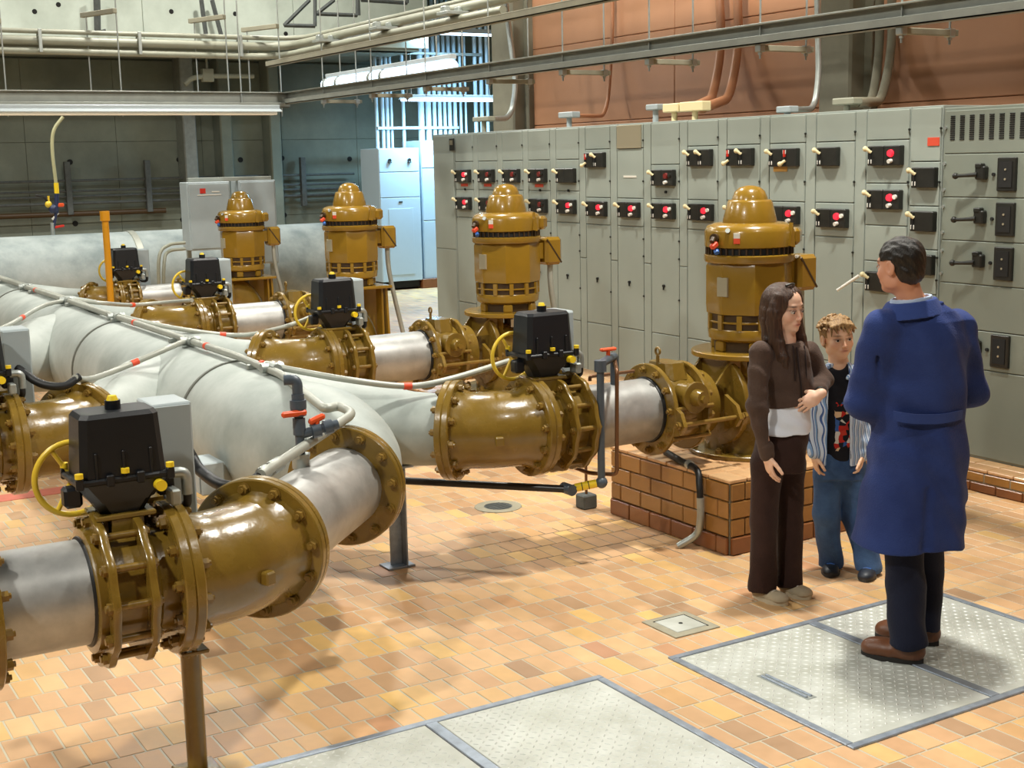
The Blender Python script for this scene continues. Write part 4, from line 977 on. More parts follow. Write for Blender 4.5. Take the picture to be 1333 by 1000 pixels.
wall_conduit([W(632, 155, D+.12), W(665, 154, 7.66), W(672, 110, 7.72), W(660, 20, 7.72), W(655, -40, 7.72)], .03, M['galv'], 'grey conduit curving up the far column')

# ================================================================= overhead rails, conduits, lamps
def channel(a, b_, h, w, m_, name, lab, group=None, up=(0, 0, 1)):
    """C channel between two points: web, bottom flange and top flange"""
    a = np.asarray(a, float); b_ = np.asarray(b_, float); mid = (a+b_)/2; L = np.linalg.norm(b_-a); d = (b_-a)/L
    sdir = -np.cross(d, [0, 0, 1.]); rot = np.array([d, sdir, [0, 0, 1.]]).T
    t = thing(name, lab, 'rail', tuple(mid), group)
    for nm, off, sz in (('web', (0, 0, 0), (L, .012, h)), ('lower_flange', (0, .03, -h/2+.006), (L, .06, .012)), ('upper_flange', (0, .03, h/2-.006), (L, .06, .012)), ('lip', (0, .054, -h/2+.027), (L, .012, .054))):
        p = MB(); p.box(rot @ np.array(off), sz, .002, rot); p.build(nm, m_, t)
    return t, rot
M['rail'] = mat('galvanised_rail', (150, 154, 146), .5, .35, var=.1, scale=6)
RZ = 2.90
rl, _ = channel((-2.2, 5.83, RZ), (-14.45, 5.83, RZ), .13, .06, M['rail'], 'hanging_rail', 'grey hanging channel rail crossing in front of the salmon wall', 'hanging rails')
rl2, _ = channel((-14.45, 5.83, RZ-.02), (-14.45, .8, RZ-.02), .17, .06, M['rail'], 'hanging_rail', 'grey hanging rail along the back, above the left light fitting', 'hanging rails')
k = 0
for x in (-3.6, -5.37, -6.53, -7.68, -8.78, -9.9, -11.05, -12.2, -13.4):
    t = thing('trapeze_hanger', 'threaded rods with a short cross bar holding the long rail, %s from the right edge' % ['outermost', 'first', 'second', 'third', 'fourth', 'fifth', 'sixth', 'seventh', 'eighth'][k], 'hanger', (x, 5.83, RZ), 'trapeze hangers'); k += 1
    p = MB(); p.box((0, .19, -.085), (.045, .46, .035), .003); p.build('cross_bar', M['column'], t)
    for y in (-.02, .37):
        p = MB(); p.cyl((0, y, -.15), (0, y, 2.6), .0065, seg=8); p.build('rod', M['galv'], t)
        p = MB(); p.box((0, y, -.085), (.05, .05, .05), .006); p.cyl((0, y, -.125), (0, y, -.11), .014, seg=6); p.build('nut', M['galv'], t)
k = 0
for px, y0 in ((8, 25), (158, 12), (298, 20), (366, 32)):
    q = on_x(px, 120, -14.5)
    t = thing('rod_hanger', 'thin rods with a top arm holding the back rail, %s' % ['at the left edge', 'second from the left', 'third from the left', 'at the rail corner'][k], 'hanger', (-14.5, q.y, RZ), 'rod hangers'); k += 1
    for yy in (0,):
        p = MB(); p.cyl((0, yy, -.2), (0, yy, 1.2), .008, seg=8); p.build('rod', M['galv'], t)
    zt = on_x(px, y0, -14.5).z-RZ
    p = MB(); p.box((-.25, -.12, zt-.02), (.6, .05, .05), .004, Matrix.Rotation(.35, 3, 'Z')); p.build('arm', M['column'], t)
    p = MB(); p.cyl((-.45, -.2, -.1), (-.45, -.2, zt), .008, seg=8); p.build('rod', M['galv'], t)
# upper conduits: along the back, then bending towards the camera
def up_conduit(pyl, pyc, r, m_, lab, xa=-14.9, dy=0., xend=-4.):
    a = on_x(0, pyl, xa); c = on_x(352, pyc, xa); z = c.z
    q = MB(); q.tube(arc_path([(xa, 1.0, a.z), (xa, a.y, a.z), (xa, 5.88+dy, z), (xend, 5.88+dy, z)], .45, 8), r, 16)
    solo('overhead_conduit', q, m_, lab, 'conduit', 'overhead conduits bending round the corner'); return z
up_conduit(39, 50, .026, M['conduitw'], 'thin upper pale conduit, topmost of three bending at the corner', dy=.28)
zc2 = up_conduit(51, 61, .046, M['conduitw'], 'thick pale conduit, middle of three bending at the corner', dy=.12)
up_conduit(65, 74, .036, M['conduitw'], 'pale conduit, lowest of three bending at the corner', dy=.02, xend=-9.8)
channel((-3.0, 5.7, 3.28), (-14.6, 5.7, 3.28), .06, .05, M['column'], 'hanging_rail', 'thin brownish rail under the overhead conduits, above the long rail', 'hanging rails')
for i, x in enumerate((-9.0, -10.6, -12.0, -13.4)):
    p = MB(); p.box((x, 6.05, 3.44), (.2, .6, .03), .004)
    for q in range(4): p.box((x-.06, 5.82+.14*q, 3.475), (.09, .06, .07), .01)
    solo('conduit_clamp', p, M['galv'], 'grey clamp rack under the overhead conduits, %s from the camera' % ['first', 'second', 'third', 'fourth'][i], 'clamp', 'conduit clamp racks')
for i, y in enumerate((3.25, 4.3, 5.45)):
    p = MB(); p.box((-14.83, y, 3.5), (.02, .035, .24), .003); p.torus((-14.9, y, 3.53), (0, 1, 0), .06, .012, 20, 6)
    solo('conduit_clamp', p, M['galv'], 'small strap around the back conduits, %s from the left edge' % ['first', 'second', 'third'][i], 'clamp', 'small straps on the back conduits')
# left light fitting
def light_fitting(name, lab, c, L, along, lit, tube_m, hh=.1):
    t = thing(name, lab, 'light', c, None)
    d = np.array(along, float); sd = np.cross(d, [0, 0, 1.]); rot = np.array([d, sd, [0, 0, 1.]]).T
    p = MB(); p.box((0, 0, .05), (L, .1, .05), .006, rot); p.build('housing', M['lampmetal'], t)
    p = MB()
    for sg in (-1, 1): p.box(rot @ np.array([0, sg*.075, .018]), (L, .08, .006), 0, rot @ np.array(Matrix.Rotation(sg*-.45, 3, 'X')))
    p.build('reflector', M['lampmetal'], t)
    for sg in (-1, 1):
        p = MB(); o = rot @ np.array([0, sg*.045, -.015]); p.cyl(o-d*L/2*.98, o+d*L/2*.98, .017, seg=12); p.build('tube', tube_m, t)
    for sg in (-.4, .4):
        p = MB(); o = d*sg*L; p.cyl(o+[0, 0, .06], o+[0, 0, 5.295-c[2] if c[0] < -18 else 1.2], .008, seg=8); p.build('rod', M['galv'], t)
    return t
light_fitting('light_fitting', 'long fluorescent fitting under the back rail, at the left', (-14.42, 3.55, 2.745), 4.3, (0, 1, 0), 0, M['tube'])
t = thing('light_fitting', 'bright fluorescent tube above the far end of the long rail', 'light', (-13.5, 6.6, 3.09))
p = MB(); p.cyl((-1.62, 0, 0), (1.5, 0, 0), .075, seg=20); p.sphere((1.5, 0, 0), .075, 16, 8); p.build('lit_sleeve', M['tubec'], t)
for q in (-1.55, -1.2, -.3, .0):
    p = MB(); p.ring((q, 0, 0), (1, 0, 0), .082, .06, .06, 24, .004); p.build('band', M['galv'], t)
p = MB(); p.box((0, 0, .1), (3.1, .08, .05), .006); p.build('housing', M['lampmetal'], t)
for q in (-1.2, 1.2):
    p = MB(); p.cyl((q, 0, .1), (q, 0, 2.2), .008, seg=8); p.build('rod', M['galv'], t)
for i, (zz, yc, L) in enumerate(((3.2, 11.15, 1.9), (4.3, 11.42, 1.9))):
    light_fitting('light_fitting', ['bright cool fluorescent fitting before the blue lit conduits', 'cool fluorescent fitting high above the blue lit conduits'][i], (-20.3, yc, zz), L, (0, 1, 0), 1, M['tubec'])
area('cool_strip_light', (-20.1, 11.1, 3.12), 1.9, 520, (.42, .74, 1.0), .25, (0, 0, PI/2))
area('cool_strip_light', (-20.0, 11.2, 4.22), 1.9, 240, (.42, .74, 1.0), .25, (0, 0, PI/2))

# ================================================================= far corner: blue lit cabinets and conduits
def blue_cabinet(y0, y1, x, z0, z1, lab, style):
    t = thing('switch_cabinet', lab, 'cabinet', (x, (y0+y1)/2, z0), 'pale cabinets under the cool light')
    w = y1-y0; h = z1-z0
    p = MB(); p.box((-.35, 0, h/2), (.7, w, h), .006); p.build('cabinet_body', M['bluecab'], t)
    if style == 0:
        for a, c in ((0, .63*h), (.635*h, .82*h), (.825*h, .995*h)):
            p = MB(); p.box((.004, 0, (a+c)/2), (.016, w-.02, c-a-.006), .003); p.build('door', M['bluecab'], t)
        p = MB(); p.box((.014, 0, .3*h), (.008, w*.6, .5*h), .002); p.build('inset_panel', M['bluecab'], t)
        for q in (-.2, .2):
            p = MB(); p.cyl((.01, q*w*1.2, .91*h), (.04, q*w*1.2, .91*h), .03, seg=14); p.box((.03, q*w*1.2, .895*h), (.04, .06, .02), .004); p.build('knob', M['unit'], t)
        p = MB(); p.box((.016, 0, .6*h), (.012, .07, .025), .003); p.build('latch', M['unit'], t)
        p = MB(); p.box((-.3, 0, -.06), (.5, w*.9, .12)); p.build('plinth', M['slot'], t)
    else:
        for a, c in ((0, .42*h), (.425*h, .8*h), (.805*h, .995*h)):
            p = MB(); p.box((.004, 0, (a+c)/2), (.016, w-.02, c-a-.006), .003); p.build('door', M['bluecab'], t)
        p = MB(); [p.box((.014, -w*.1, .86*h+.02*q), (.006, .1, .009)) for q in range(8)]; p.build('louvre', M['slot'], t)
        p = MB(); p.box((.014, 0, .45*h), (.006, .18, .05)); p.build('label', M['label'], t)
        p = MB(); p.box((-.35, 0, -.08), (.84, w+.14, .16), .008); p.build('plinth', M['basetile'], t)
blue_cabinet(9.83, 10.6, -20.5, .15, 2.40, 'blue lit cabinet with two round knobs, in front of the far wall', 0)
blue_cabinet(10.66, 11.6, -20.55, .16, 2.52, 'blue lit cabinet beside the end of the grey row, on a tiled base', 1)
VP = [(487, 492, .03), (495, 500, .03), (501, 506, .03), (507, 511, .022), (522, 527, .03), (543, 552, .055), (553, 561, .05), (562, 568, .035), (569, 575, .035), (576, 581, .03), (582, 588, .035), (589, 595, .035), (597, 602, .025), (604, 608, .02), (616, 622, .035), (624, 630, .035), (632, 637, .03)]
ORDS = ['first', 'second', 'third', 'fourth', 'fifth', 'sixth', 'seventh', 'eighth', 'ninth', 'tenth', 'eleventh', 'twelfth', 'thirteenth', 'fourteenth', 'fifteenth', 'sixteenth', 'seventeenth']
for i, (a, c, r) in enumerate(VP):
    q = on_x((a+c)/2, 130, -21.1)
    p = MB(); p.cyl((-21.1, q.y, 2.41 if i < 5 else 2.5), (-21.1, q.y, 5.2), r, seg=14)
    solo('riser_conduit', p, M['bluecab'], 'vertical conduit above the blue lit cabinets, %s from the left' % ORDS[i], 'conduit', 'vertical conduits under the cool light')
for i, z in enumerate((2.75, 4.02)):
    p = MB(); p.box((-21.06, 10.9, z), (.05, 2.6 if i else 1.6, .05), .004); solo('support_bar', p, M['galv'], ['low bar across the vertical conduits above the blue cabinet', 'high bar across the vertical conduits'][i], 'bar')
# far horizontal pipe and wall pipes
t = thing('concrete_pipe', 'large limed pipe lying along the far wall behind the pumps', 'pipe', (-17.6, 4, .72))
p = MB(); p.lathe([(.55, -7), (.62, -7), (.62, -1.2), (.62, -1.2), (.62, 3.55), (.6, 3.7), (.5, 3.72)], (0, 0, 0), (0, 1, 0), 48); p.build('pipe_run', M['concpipe'], t)
p = MB(); p.lathe([(.615, .75), (.632, .76), (.632, .84), (.615, .85)], (0, 0, 0), (0, 1, 0), 48); p.build('band', M['conduit'], t)
t = thing('pipe_support', 'concrete saddle block under the far pipe', 'pipe support', (-17.6, 5.5, 0), 'pipe supports on the floor')
p = MB(); p.box((0, 0, .06), (.9, .5, .12), .01); p.build('block', M['concblock'], t)
zz = [on_x(30, y, -22.3).z for y in (237, 251, 258, 267, 281)]
for i, z in enumerate(zz):
    yb = on_x([245, 245, 245, 245, 214][i], 250, -22.3).y
    p = MB(); p.tube([(-22.3, 1.0, z), (-22.3, yb if i == 4 else 10.2, z)], [.022, .02, .02, .024, .045][i], 10)
    solo('wall_pipe', p, M['concblock'] if i < 4 else M['brown_dark'], 'dark pipe along the recessed wall, %s from the top' % ORDS[i], 'pipe', 'dark pipes on the recessed wall')
for i, px in enumerate((90, 194, 396)):
    q = on_x(px, 250, -22.25); p = MB(); p.box((-22.28, q.y, 1.86), (.1, .09, .85), .006)
    solo('pipe_bracket', p, M['concblock'], 'dark bracket holding the wall pipes, %s from the left' % ORDS[i], 'bracket', 'brackets on the recessed wall')
# wall panels with legs
def panel_box(px0, px1, py0, py1, x, lab, red):
    a = on_x(px0, py1, x); c = on_x(px1, py0, x)
    t = thing('wall_panel', lab, 'electrical panel', (x, (a.y+c.y)/2, 0), 'grey electrical panels on the frame')
    w = c.y-a.y; h = c.z-a.z; zc_ = (a.z+c.z)/2
    p = MB(); p.box((-.14, 0, zc_), (.28, w, h), .008); p.build('panel_box', M['greybox'], t)
    p = MB(); p.box((.004, 0, zc_), (.016, w-.04, h-.04), .004); dr = p.build('door', M['greybox'], t)
    if red:
        p = MB(); p.box((.014, -.08, zc_+h*.37), (.004, .07, .06)); p.build('emblem', M['red'], dr)
        p = MB(); p.box((.014, .08, zc_+h*.355), (.004, .1, .012)); p.box((.014, -.0, zc_+h*.31), (.004, .3, .01)); p.build('lettering', M['label'], dr)
    for sg in (-1, 1):
        p = MB(); p.box((-.16, sg*(w/2-.03), (zc_-h/2)/2), (.05, .05, zc_-h/2), .004); p.build('leg', M['rail'], t)
    return t
panel_box(248, 299, 236, 327, -15.9, 'grey electrical panel with a red emblem behind the farthest actuators', True)
panel_box(316, 358, 234, 345, -16.1, 'plain grey electrical panel behind the farthest pump', False)
p = MB(); q0 = on_x(244, 234, -16.15); q1 = on_x(352, 231, -16.15); p.box((-16.15, (q0.y+q1.y)/2, on_x(299, 236, -15.9).z+.024), (.06, q1.y-q0.y, .05), .004); solo('support_bar', p, M['rail'], 'strut bar across the tops of the two grey panels', 'bar')
for i, dz in enumerate((0, -.09)):
    q0 = on_x(241, 316+i*8, -15.75); q1 = on_x(205+i*6, 350, -15.6)
    p = MB(); p.tube(smooth_path([(q0.x, q0.y, q0.z), (q0.x, q0.y-.2, q0.z-.02), (q1.x, q1.y+.03, q0.z-.14), (q1.x, q1.y, q1.z-.35), (q1.x, q1.y, .01)]), .02, 10)
    solo('panel_conduit', p, M['conduitw'], 'pale conduit looping from the grey panel, %s one' % ('upper' if i == 0 else 'lower'), 'conduit', 'pale conduits from the grey panel')
# yellow post
q = on_x(136, 275, -14.3)
t = thing('yellow_post', 'tall yellow capped post behind the header', 'post', (-14.3, q.y, 0))
p = MB(); p.cyl((0, 0, 0), (0, 0, q.z-.05), .035, seg=18); p.build('post', M['yellowpost'], t)
p = MB(); p.cyl((0, 0, q.z-.1), (0, 0, q.z), .05, seg=18); p.build('cap', M['yellowpost'], t)
# hanging hose with little valve cluster
t = thing('hose_valve', 'small coloured valve cluster hanging on a pale hose before the far pipe', 'valve', (0, 0, 0))
h = lambda px, py: tuple(on_x(px, py, -17.6))
p = MB(); p.tube(smooth_path([h(82, 152), h(70, 170), h(68, 195), h(73, 240)]), .022, 10); p.build('hose', M['hose'], t)
p = MB(); p.cyl(h(73, 238), h(74, 252), .03, seg=12); p.build('collar', M['yellowcap'], t)
p = MB(); p.cyl(h(74, 252), h(73, 278), .03, seg=12); p.sphere(h(69, 272), .06, 12, 8); p.cyl(h(73, 278), h(69, 300), .02, seg=10); p.build('valve_body', M['deepblue'], t)
p = MB(); p.sphere(h(63, 266), .045, 12, 8); p.cyl(h(63, 255), h(64, 268), .015, seg=8); p.build('gauge', M['yellow'], t)
p = MB(); p.box(h(78, 267), (.05, .1, .05), .012); p.build('handle', M['orange'], t)
p = MB(); p.cyl(h(68, 286), h(76, 277), .014, seg=8); p.build('lever', M['white'], t)
p = MB(); p.box(h(77, 295), (.02, .13, .03), .006, Matrix.Rotation(.15, 3, 'X')); p.build('tap_handle', M['red'], t)
p = MB(); p.cyl(h(68, 290), h(69, 308), .026, seg=10); p.build('stub', M['galv'], t)
p = MB(); p.tube([h(46, 254), h(56, 256), h(62, 262)], .016, 8); p.build('lever', M['rubber'], t)
# upper brackets on the forward wall
for i, (pts) in enumerate((((126, -5), (127, 40), (137, 42)), ((262, 0), (268, 45)), ((276, 0), (288, 46)))):
    p = MB(); P_ = [tuple(on_x(x, y, -19.8)) for x, y in pts]; p.tube(P_, .05 if i == 0 else .035, 4); solo('wall_bracket', p, M['concblock'], ['dark vertical bracket on the pale upper wall, near the left', 'left leg of the slanted pair of brackets on the upper wall', 'right leg of the slanted pair of brackets on the upper wall'][i], 'bracket')
def truss(pts_list, lab):
    t = thing('truss_bracket', lab, 'bracket', (0, 0, 0), 'triangular brackets on the upper wall')
    for a, c in pts_list:
        A_, C_ = on_x(*a, -19.4), on_x(*c, -19.4); p = MB(); p.tube([tuple(A_), tuple(C_)], .03, 4); p.build('strut', M['concblock'], t)
truss([((370, 33), (403, 0)), ((370, 33), (410, 34)), ((410, -3), (410, 34))], 'triangular steel bracket on the upper wall, left one')
truss([((412, 18), (435, 0)), ((412, 18), (465, 20)), ((465, -3), (465, 20))], 'triangular steel bracket on the upper wall, middle one')
truss([((470, 0), (530, 4)), ((466, -4), (467, 20)), ((530, -6), (530, 4))], 'triangular steel bracket on the upper wall, right one')
q0, q1 = on_x(240, 110, -20.9), on_x(330, 99, -20.9)
p = MB(); p.tube(smooth_path([(q0.x, q0.y, q0.z), (q0.x, q0.y+.25, q0.z+.12), (q1.x, q1.y, q1.z)]), .04, 10); p.box((-20.9, on_x(270, 100, -20.9).y, q1.z), (.12, .18, .2), .01); p.cyl((-20.9, on_x(270, 100, -20.9).y, q1.z), (-20.9, on_x(270, 100, -20.9).y, 3.97), .02, seg=10); solo('recess_conduit', p, M['conduitw'], 'pale conduit with a small box in the dark recess', 'conduit')
# ================================================================= people: smooth solids grown on a grid, one continuous mesh per body or garment
class SDF:
    def __init__(s, lo, hi, h):
        s.lo = np.array(lo, float); s.h = h
        s.n = np.ceil((np.array(hi)-s.lo)/h).astype(int)+1
        s.f = np.full(s.n, .5, np.float32)
        s.ax = [s.lo[i]+h*np.arange(s.n[i]) for i in range(3)]
    def win(s, lo, hi):
        a = np.clip(np.floor((np.array(lo)-s.lo)/s.h).astype(int), 0, s.n); b = np.clip(np.ceil((np.array(hi)-s.lo)/s.h).astype(int)+1, 0, s.n)
        sl = tuple(slice(a[i], b[i]) for i in range(3))
        return sl, s.ax[0][sl[0]][:, None, None], s.ax[1][sl[1]][None, :, None], s.ax[2][sl[2]][None, None, :]
    def op(s, sl, d, k, sub=False):
        f = s.f[sl]
        if f.size == 0: return
        d = np.broadcast_to(d, f.shape).astype(np.float32)
        if sub:
            d = -d
            if k > 0: hh = np.clip(.5-.5*(f-d)/k, 0, 1); s.f[sl] = f*(1-hh)+d*hh+k*hh*(1-hh)
            else: s.f[sl] = np.maximum(f, d)
        else:
            if k > 0: hh = np.clip(.5+.5*(f-d)/k, 0, 1); s.f[sl] = f*(1-hh)+d*hh-k*hh*(1-hh)
            else: s.f[sl] = np.minimum(f, d)
    def cap(s, a, b, ra, rb=None, k=.01, sub=False):
        rb = ra if rb is None else rb; a = np.asarray(a, float); b = np.asarray(b, float); m = max(ra, rb)+k+3*s.h
        sl, X, Y, Z = s.win(np.minimum(a, b)-m, np.maximum(a, b)+m); ba = b-a; L2 = max(ba @ ba, 1e-9)
        t = np.clip(((X-a[0])*ba[0]+(Y-a[1])*ba[1]+(Z-a[2])*ba[2])/L2, 0, 1)
        d = np.sqrt((X-a[0]-t*ba[0])**2+(Y-a[1]-t*ba[1])**2+(Z-a[2]-t*ba[2])**2)-(ra+(rb-ra)*t)
        s.op(sl, d, k, sub); return s
    def chain(s, pts, rs, k=.01):
        for i in range(len(pts)-1): s.cap(pts[i], pts[i+1], rs[i], rs[i+1], k)
        return s
    def ell(s, c, r, R=None, k=.01, sub=False):
        c = np.asarray(c, float); r = np.asarray(r, float); m = r.max()+k+3*s.h
        sl, X, Y, Z = s.win(c-m, c+m); X, Y, Z = X-c[0], Y-c[1], Z-c[2]
        if R is not None:
            R = np.asarray(R); X, Y, Z = [R[0, i]*X+R[1, i]*Y+R[2, i]*Z for i in range(3)]
        k0 = np.sqrt((X/r[0])**2+(Y/r[1])**2+(Z/r[2])**2); k1 = np.sqrt((X/r[0]**2)**2+(Y/r[1]**2)**2+(Z/r[2]**2)**2)+1e-6
        s.op(sl, k0*(k0-1)/k1, k, sub); return s
    def box(s, c, r, R=None, rnd=.0, k=0., sub=False):
        c = np.asarray(c, float); r = np.asarray(r, float); m = np.linalg.norm(r)+k+3*s.h
        sl, X, Y, Z = s.win(c-m, c+m); X, Y, Z = X-c[0], Y-c[1], Z-c[2]
        if R is not None:
            R = np.asarray(R); X, Y, Z = [R[0, i]*X+R[1, i]*Y+R[2, i]*Z for i in range(3)]
        q = [np.abs(A)-r[i]+rnd for i, A in enumerate((X, Y, Z))]
        d = np.sqrt(np.maximum(q[0], 0)**2+np.maximum(q[1], 0)**2+np.maximum(q[2], 0)**2)+np.minimum(np.maximum(np.maximum(q[0], q[1]), q[2]), 0)-rnd
        s.op(sl, d, k, sub); return s
    def loft(s, rows, k=.02, p=2.3, yaw=0., sub=False, tilt=0.):
        """rows: (z, cx, cy, half width, half depth), any order"""
        rows = sorted(rows); A = np.array(rows, float); m = A[:, 3:].max()+k+3*s.h
        lo = [A[:, 1].min()-m, A[:, 2].min()-m, A[0, 0]-k-3*s.h]; hi = [A[:, 1].max()+m, A[:, 2].max()+m, A[-1, 0]+k+3*s.h]
        sl, X, Y, Z = s.win(lo, hi); zz = Z.ravel()
        if zz.size == 0: return s
        def ip(i):
            v = np.interp(zz, A[:, 0], A[:, i]); return v[None, None, :]
        cx, cy, a, b = ip(1), ip(2), ip(3), ip(4); x, y = X-cx, Y-cy
        c, n_ = math.cos(yaw), math.sin(yaw); x, y = x*c+y*n_, -x*n_+y*c
        q = (np.abs(x/a)**p+np.abs(y/b)**p)**(1/p); d = (q-1)*np.minimum(a, b)
        d = np.maximum(d, np.maximum(A[0, 0]-Z+tilt*X, Z-A[-1, 0])); s.op(sl, d, k, sub); return s
    def add(s, fn):
        s.f += fn(s.ax[0][:, None, None], s.ax[1][None, :, None], s.ax[2][None, None, :]).astype(np.float32); return s
    def cut(s, fn):
        s.f = np.maximum(s.f, fn(s.ax[0][:, None, None], s.ax[1][None, :, None], s.ax[2][None, None, :]).astype(np.float32)); return s
    def nets(s):
        f = s.f; f[0] = f[-1] = .5; f[:, 0] = f[:, -1] = .5; f[:, :, 0] = f[:, :, -1] = .5
        I = (f < 0); n = np.array(f.shape)-1
        cnt = np.zeros(n, np.int8)
        for a in (0, 1):
            for b in (0, 1):
                for c in (0, 1): cnt += I[a:n[0]+a, b:n[1]+b, c:n[2]+c]
        ii = np.argwhere((cnt > 0) & (cnt < 8)); N = len(ii)
        idx = np.full(n, -1, np.int64); idx[tuple(ii.T)] = np.arange(N)
        cor = [(a, b, c) for a in (0, 1) for b in (0, 1) for c in (0, 1)]
        val = np.stack([f[ii[:, 0]+a, ii[:, 1]+b, ii[:, 2]+c] for a, b, c in cor], 1)
        P = np.zeros((N, 3)); C = np.zeros(N)
        for i, ca in enumerate(cor):
            for j, cb in enumerate(cor):
                if j > i and sum(abs(x-y) for x, y in zip(ca, cb)) == 1:
                    va, vb = val[:, i], val[:, j]; m = (va < 0) != (vb < 0); t = np.where(m, va/np.where(m, va-vb, 1), 0)[:, None]
                    P += m[:, None]*(np.array(ca)+t*(np.array(cb)-np.array(ca))); C += m
        V = s.lo+s.h*(ii+P/C[:, None]); Q = []
        for ax in range(3):
            o1, o2 = [(1, 2), (2, 0), (0, 1)][ax]
            a = I.take(range(0, f.shape[ax]-1), ax); b = I.take(range(1, f.shape[ax]), ax)
            for sgn in (0, 1):
                e = np.argwhere((a & ~b) if sgn else (~a & b))
                e = e[(e[:, o1] > 0) & (e[:, o2] > 0) & (e[:, o1] < n[o1]) & (e[:, o2] < n[o2])]
                d1 = np.zeros(3, int); d1[o1] = 1; d2 = np.zeros(3, int); d2[o2] = 1
                c4 = [idx[tuple((e-x).T)] for x in (d1+d2, d2, 0*d1, d1)]
                q = np.stack(c4, 1); Q.append(q if sgn else q[:, ::-1])
        return V, np.vstack(Q)
    def mesh(s, name, m):
        V, Q = s.nets(); me = bpy.data.meshes.new(name)
        me.vertices.add(len(V)); me.vertices.foreach_set('co', V.astype(np.float32).ravel())
        me.loops.add(Q.size); me.loops.foreach_set('vertex_index', Q.astype(np.int32).ravel())
        me.polygons.add(len(Q)); me.polygons.foreach_set('loop_start', np.arange(0, Q.size, 4, dtype=np.int32))
        me.update(calc_edges=True); me.polygons.foreach_set('use_smooth', [True]*len(Q)); me.materials.append(m); me.validate()
        return me, V
def wave(A, *ks):
    """cloth folds: a sum of bent sine sheets"""
    def fn(X, Y, Z):
        r = 0
        for (kx, ky, kz, ph, bend, amp) in ks: r = r+amp*np.sin(kx*X+ky*Y+kz*Z+ph+bend*np.sin(9*X+7*Z+5*Y+ph))
        return A*r
    return fn
ROT = YAW-PI/2; FH = Vector((math.cos(YAW), math.sin(YAW), 0)); RH = Vector((math.sin(YAW), -math.cos(YAW), 0))
class Person:
    def __init__(s, base): s.b = Vector(base)
    def p(s, px, py, v=0.):
        d = ray(px, py); t = (s.b.dot(FH)+v)/d.dot(FH); q = EYE+d*t-s.b
        return np.array([q.dot(RH), v, q.z])
    def g(s, px, py):
        q = on_z(px, py, 0)-s.b; return np.array([q.dot(RH), q.dot(FH), 0.])
    def place(s, o, root=None):
        if root is None: o.location = s.b; o.rotation_euler = (0, 0, ROT)
        else: o.parent = root
        return o
    def row(s, py, l, r, depth, v=0.):
        a, c = s.p(l, py, v), s.p(r, py, v); return (float((a[2]+c[2])/2), float((a[0]+c[0])/2), v, float((c[0]-a[0])/2), depth)
def facing(yaw, pitch=0., roll=0.):
    """yaw: degrees to the right of facing the camera"""
    a = math.radians(yaw); y = np.array([math.sin(a), -math.cos(a), 0.]); x = np.array([-math.cos(a), -math.sin(a), 0.]); z = np.array([0, 0, 1.])
    R = np.stack([x, y, z], 1); p = math.radians(pitch); c, n_ = math.cos(p), math.sin(p)
    R = R @ np.array([[1, 0, 0], [0, c, -n_], [0, n_, c]]); q = math.radians(roll); c, n_ = math.cos(q), math.sin(q)
    return R @ np.array([[c, 0, n_], [0, 1, 0], [-n_, 0, c]])
def head(S, c, R, s, neck, wide=1., drop=0., nz=1.):
    """wide: breadth of the face; drop: nose and mouth set lower"""
    T = lambda x, y, z: np.asarray(c)+s*(R @ np.array([x*wide, y, z-(drop if -.07 < z < -.02 and y > .075 else 0)])); e = lambda p, r, k=.012, **kw: S.ell(T(*p), np.array([r[0]*wide, r[1], r[2]])*s, R, k*s, **kw); cp = lambda a, b, ra, rb=None, k=.008, **kw: S.cap(T(*a), T(*b), ra*s, (rb or ra)*s, k*s, **kw)
    e((0, -.012, .034), (.074, .095, .08)); e((0, .028, -.035), (.056, .058, .07), .03); e((0, .05, -.082), (.032, .035, .028), .022)
    for q in (-1, 1):
        e((q*.038, .055, -.028), (.022, .022, .026), .02)
        e((q*.048, .012, -.065), (.014, .035, .024), .02)
    cp((-.03, .074*(.03*nz+.97), .024), (.03, .074*(.03*nz+.97), .024), .012*(.3+.7*nz), k=.014)
    for q in (-1, 1): e((q*.031, .093, .0), (.017, .014, .012), .01, sub=True)
    cp((0, .083, .012), (0, .09+.012*nz, -.026), .0065*nz, .0095*nz, .01); e((0, .089+.012*nz, -.029), (.0105*nz, .0105*nz, .009*nz), .006)
    for q in (-1, 1): e((q*.011*nz, .086+.008*nz, -.032), (.007*nz, .009, .0065*nz), .005)
    e((0, .079, -.056), (.024, .014, .016), .012)
    cp((-.016, .086, -.053), (.016, .086, -.053), .0048, k=.005); cp((-.013, .086, -.062), (.013, .086, -.062), .0055, k=.004)
    e((0, .074, -.09), (.016, .014, .013), .014)
    for q in (-1, 1):
        cp((q*.02, .0855, .0062), (q*.042, .08, .0055), .0044, k=.003); cp((q*.021, .083, -.0085), (q*.04, .078, -.007), .0034, k=.003)
        e((q*.076, -.008, -.006), (.009, .022, .033), .006); e((q*.083, -.003, -.004), (.006, .012, .02), .004, sub=True)
    S.cap(T(0, -.02, -.05), neck, .05*s, .056*s, .03*s)
    return lambda x, y, z: np.asarray(c)+s*(R @ np.array([x*wide, y, z]))
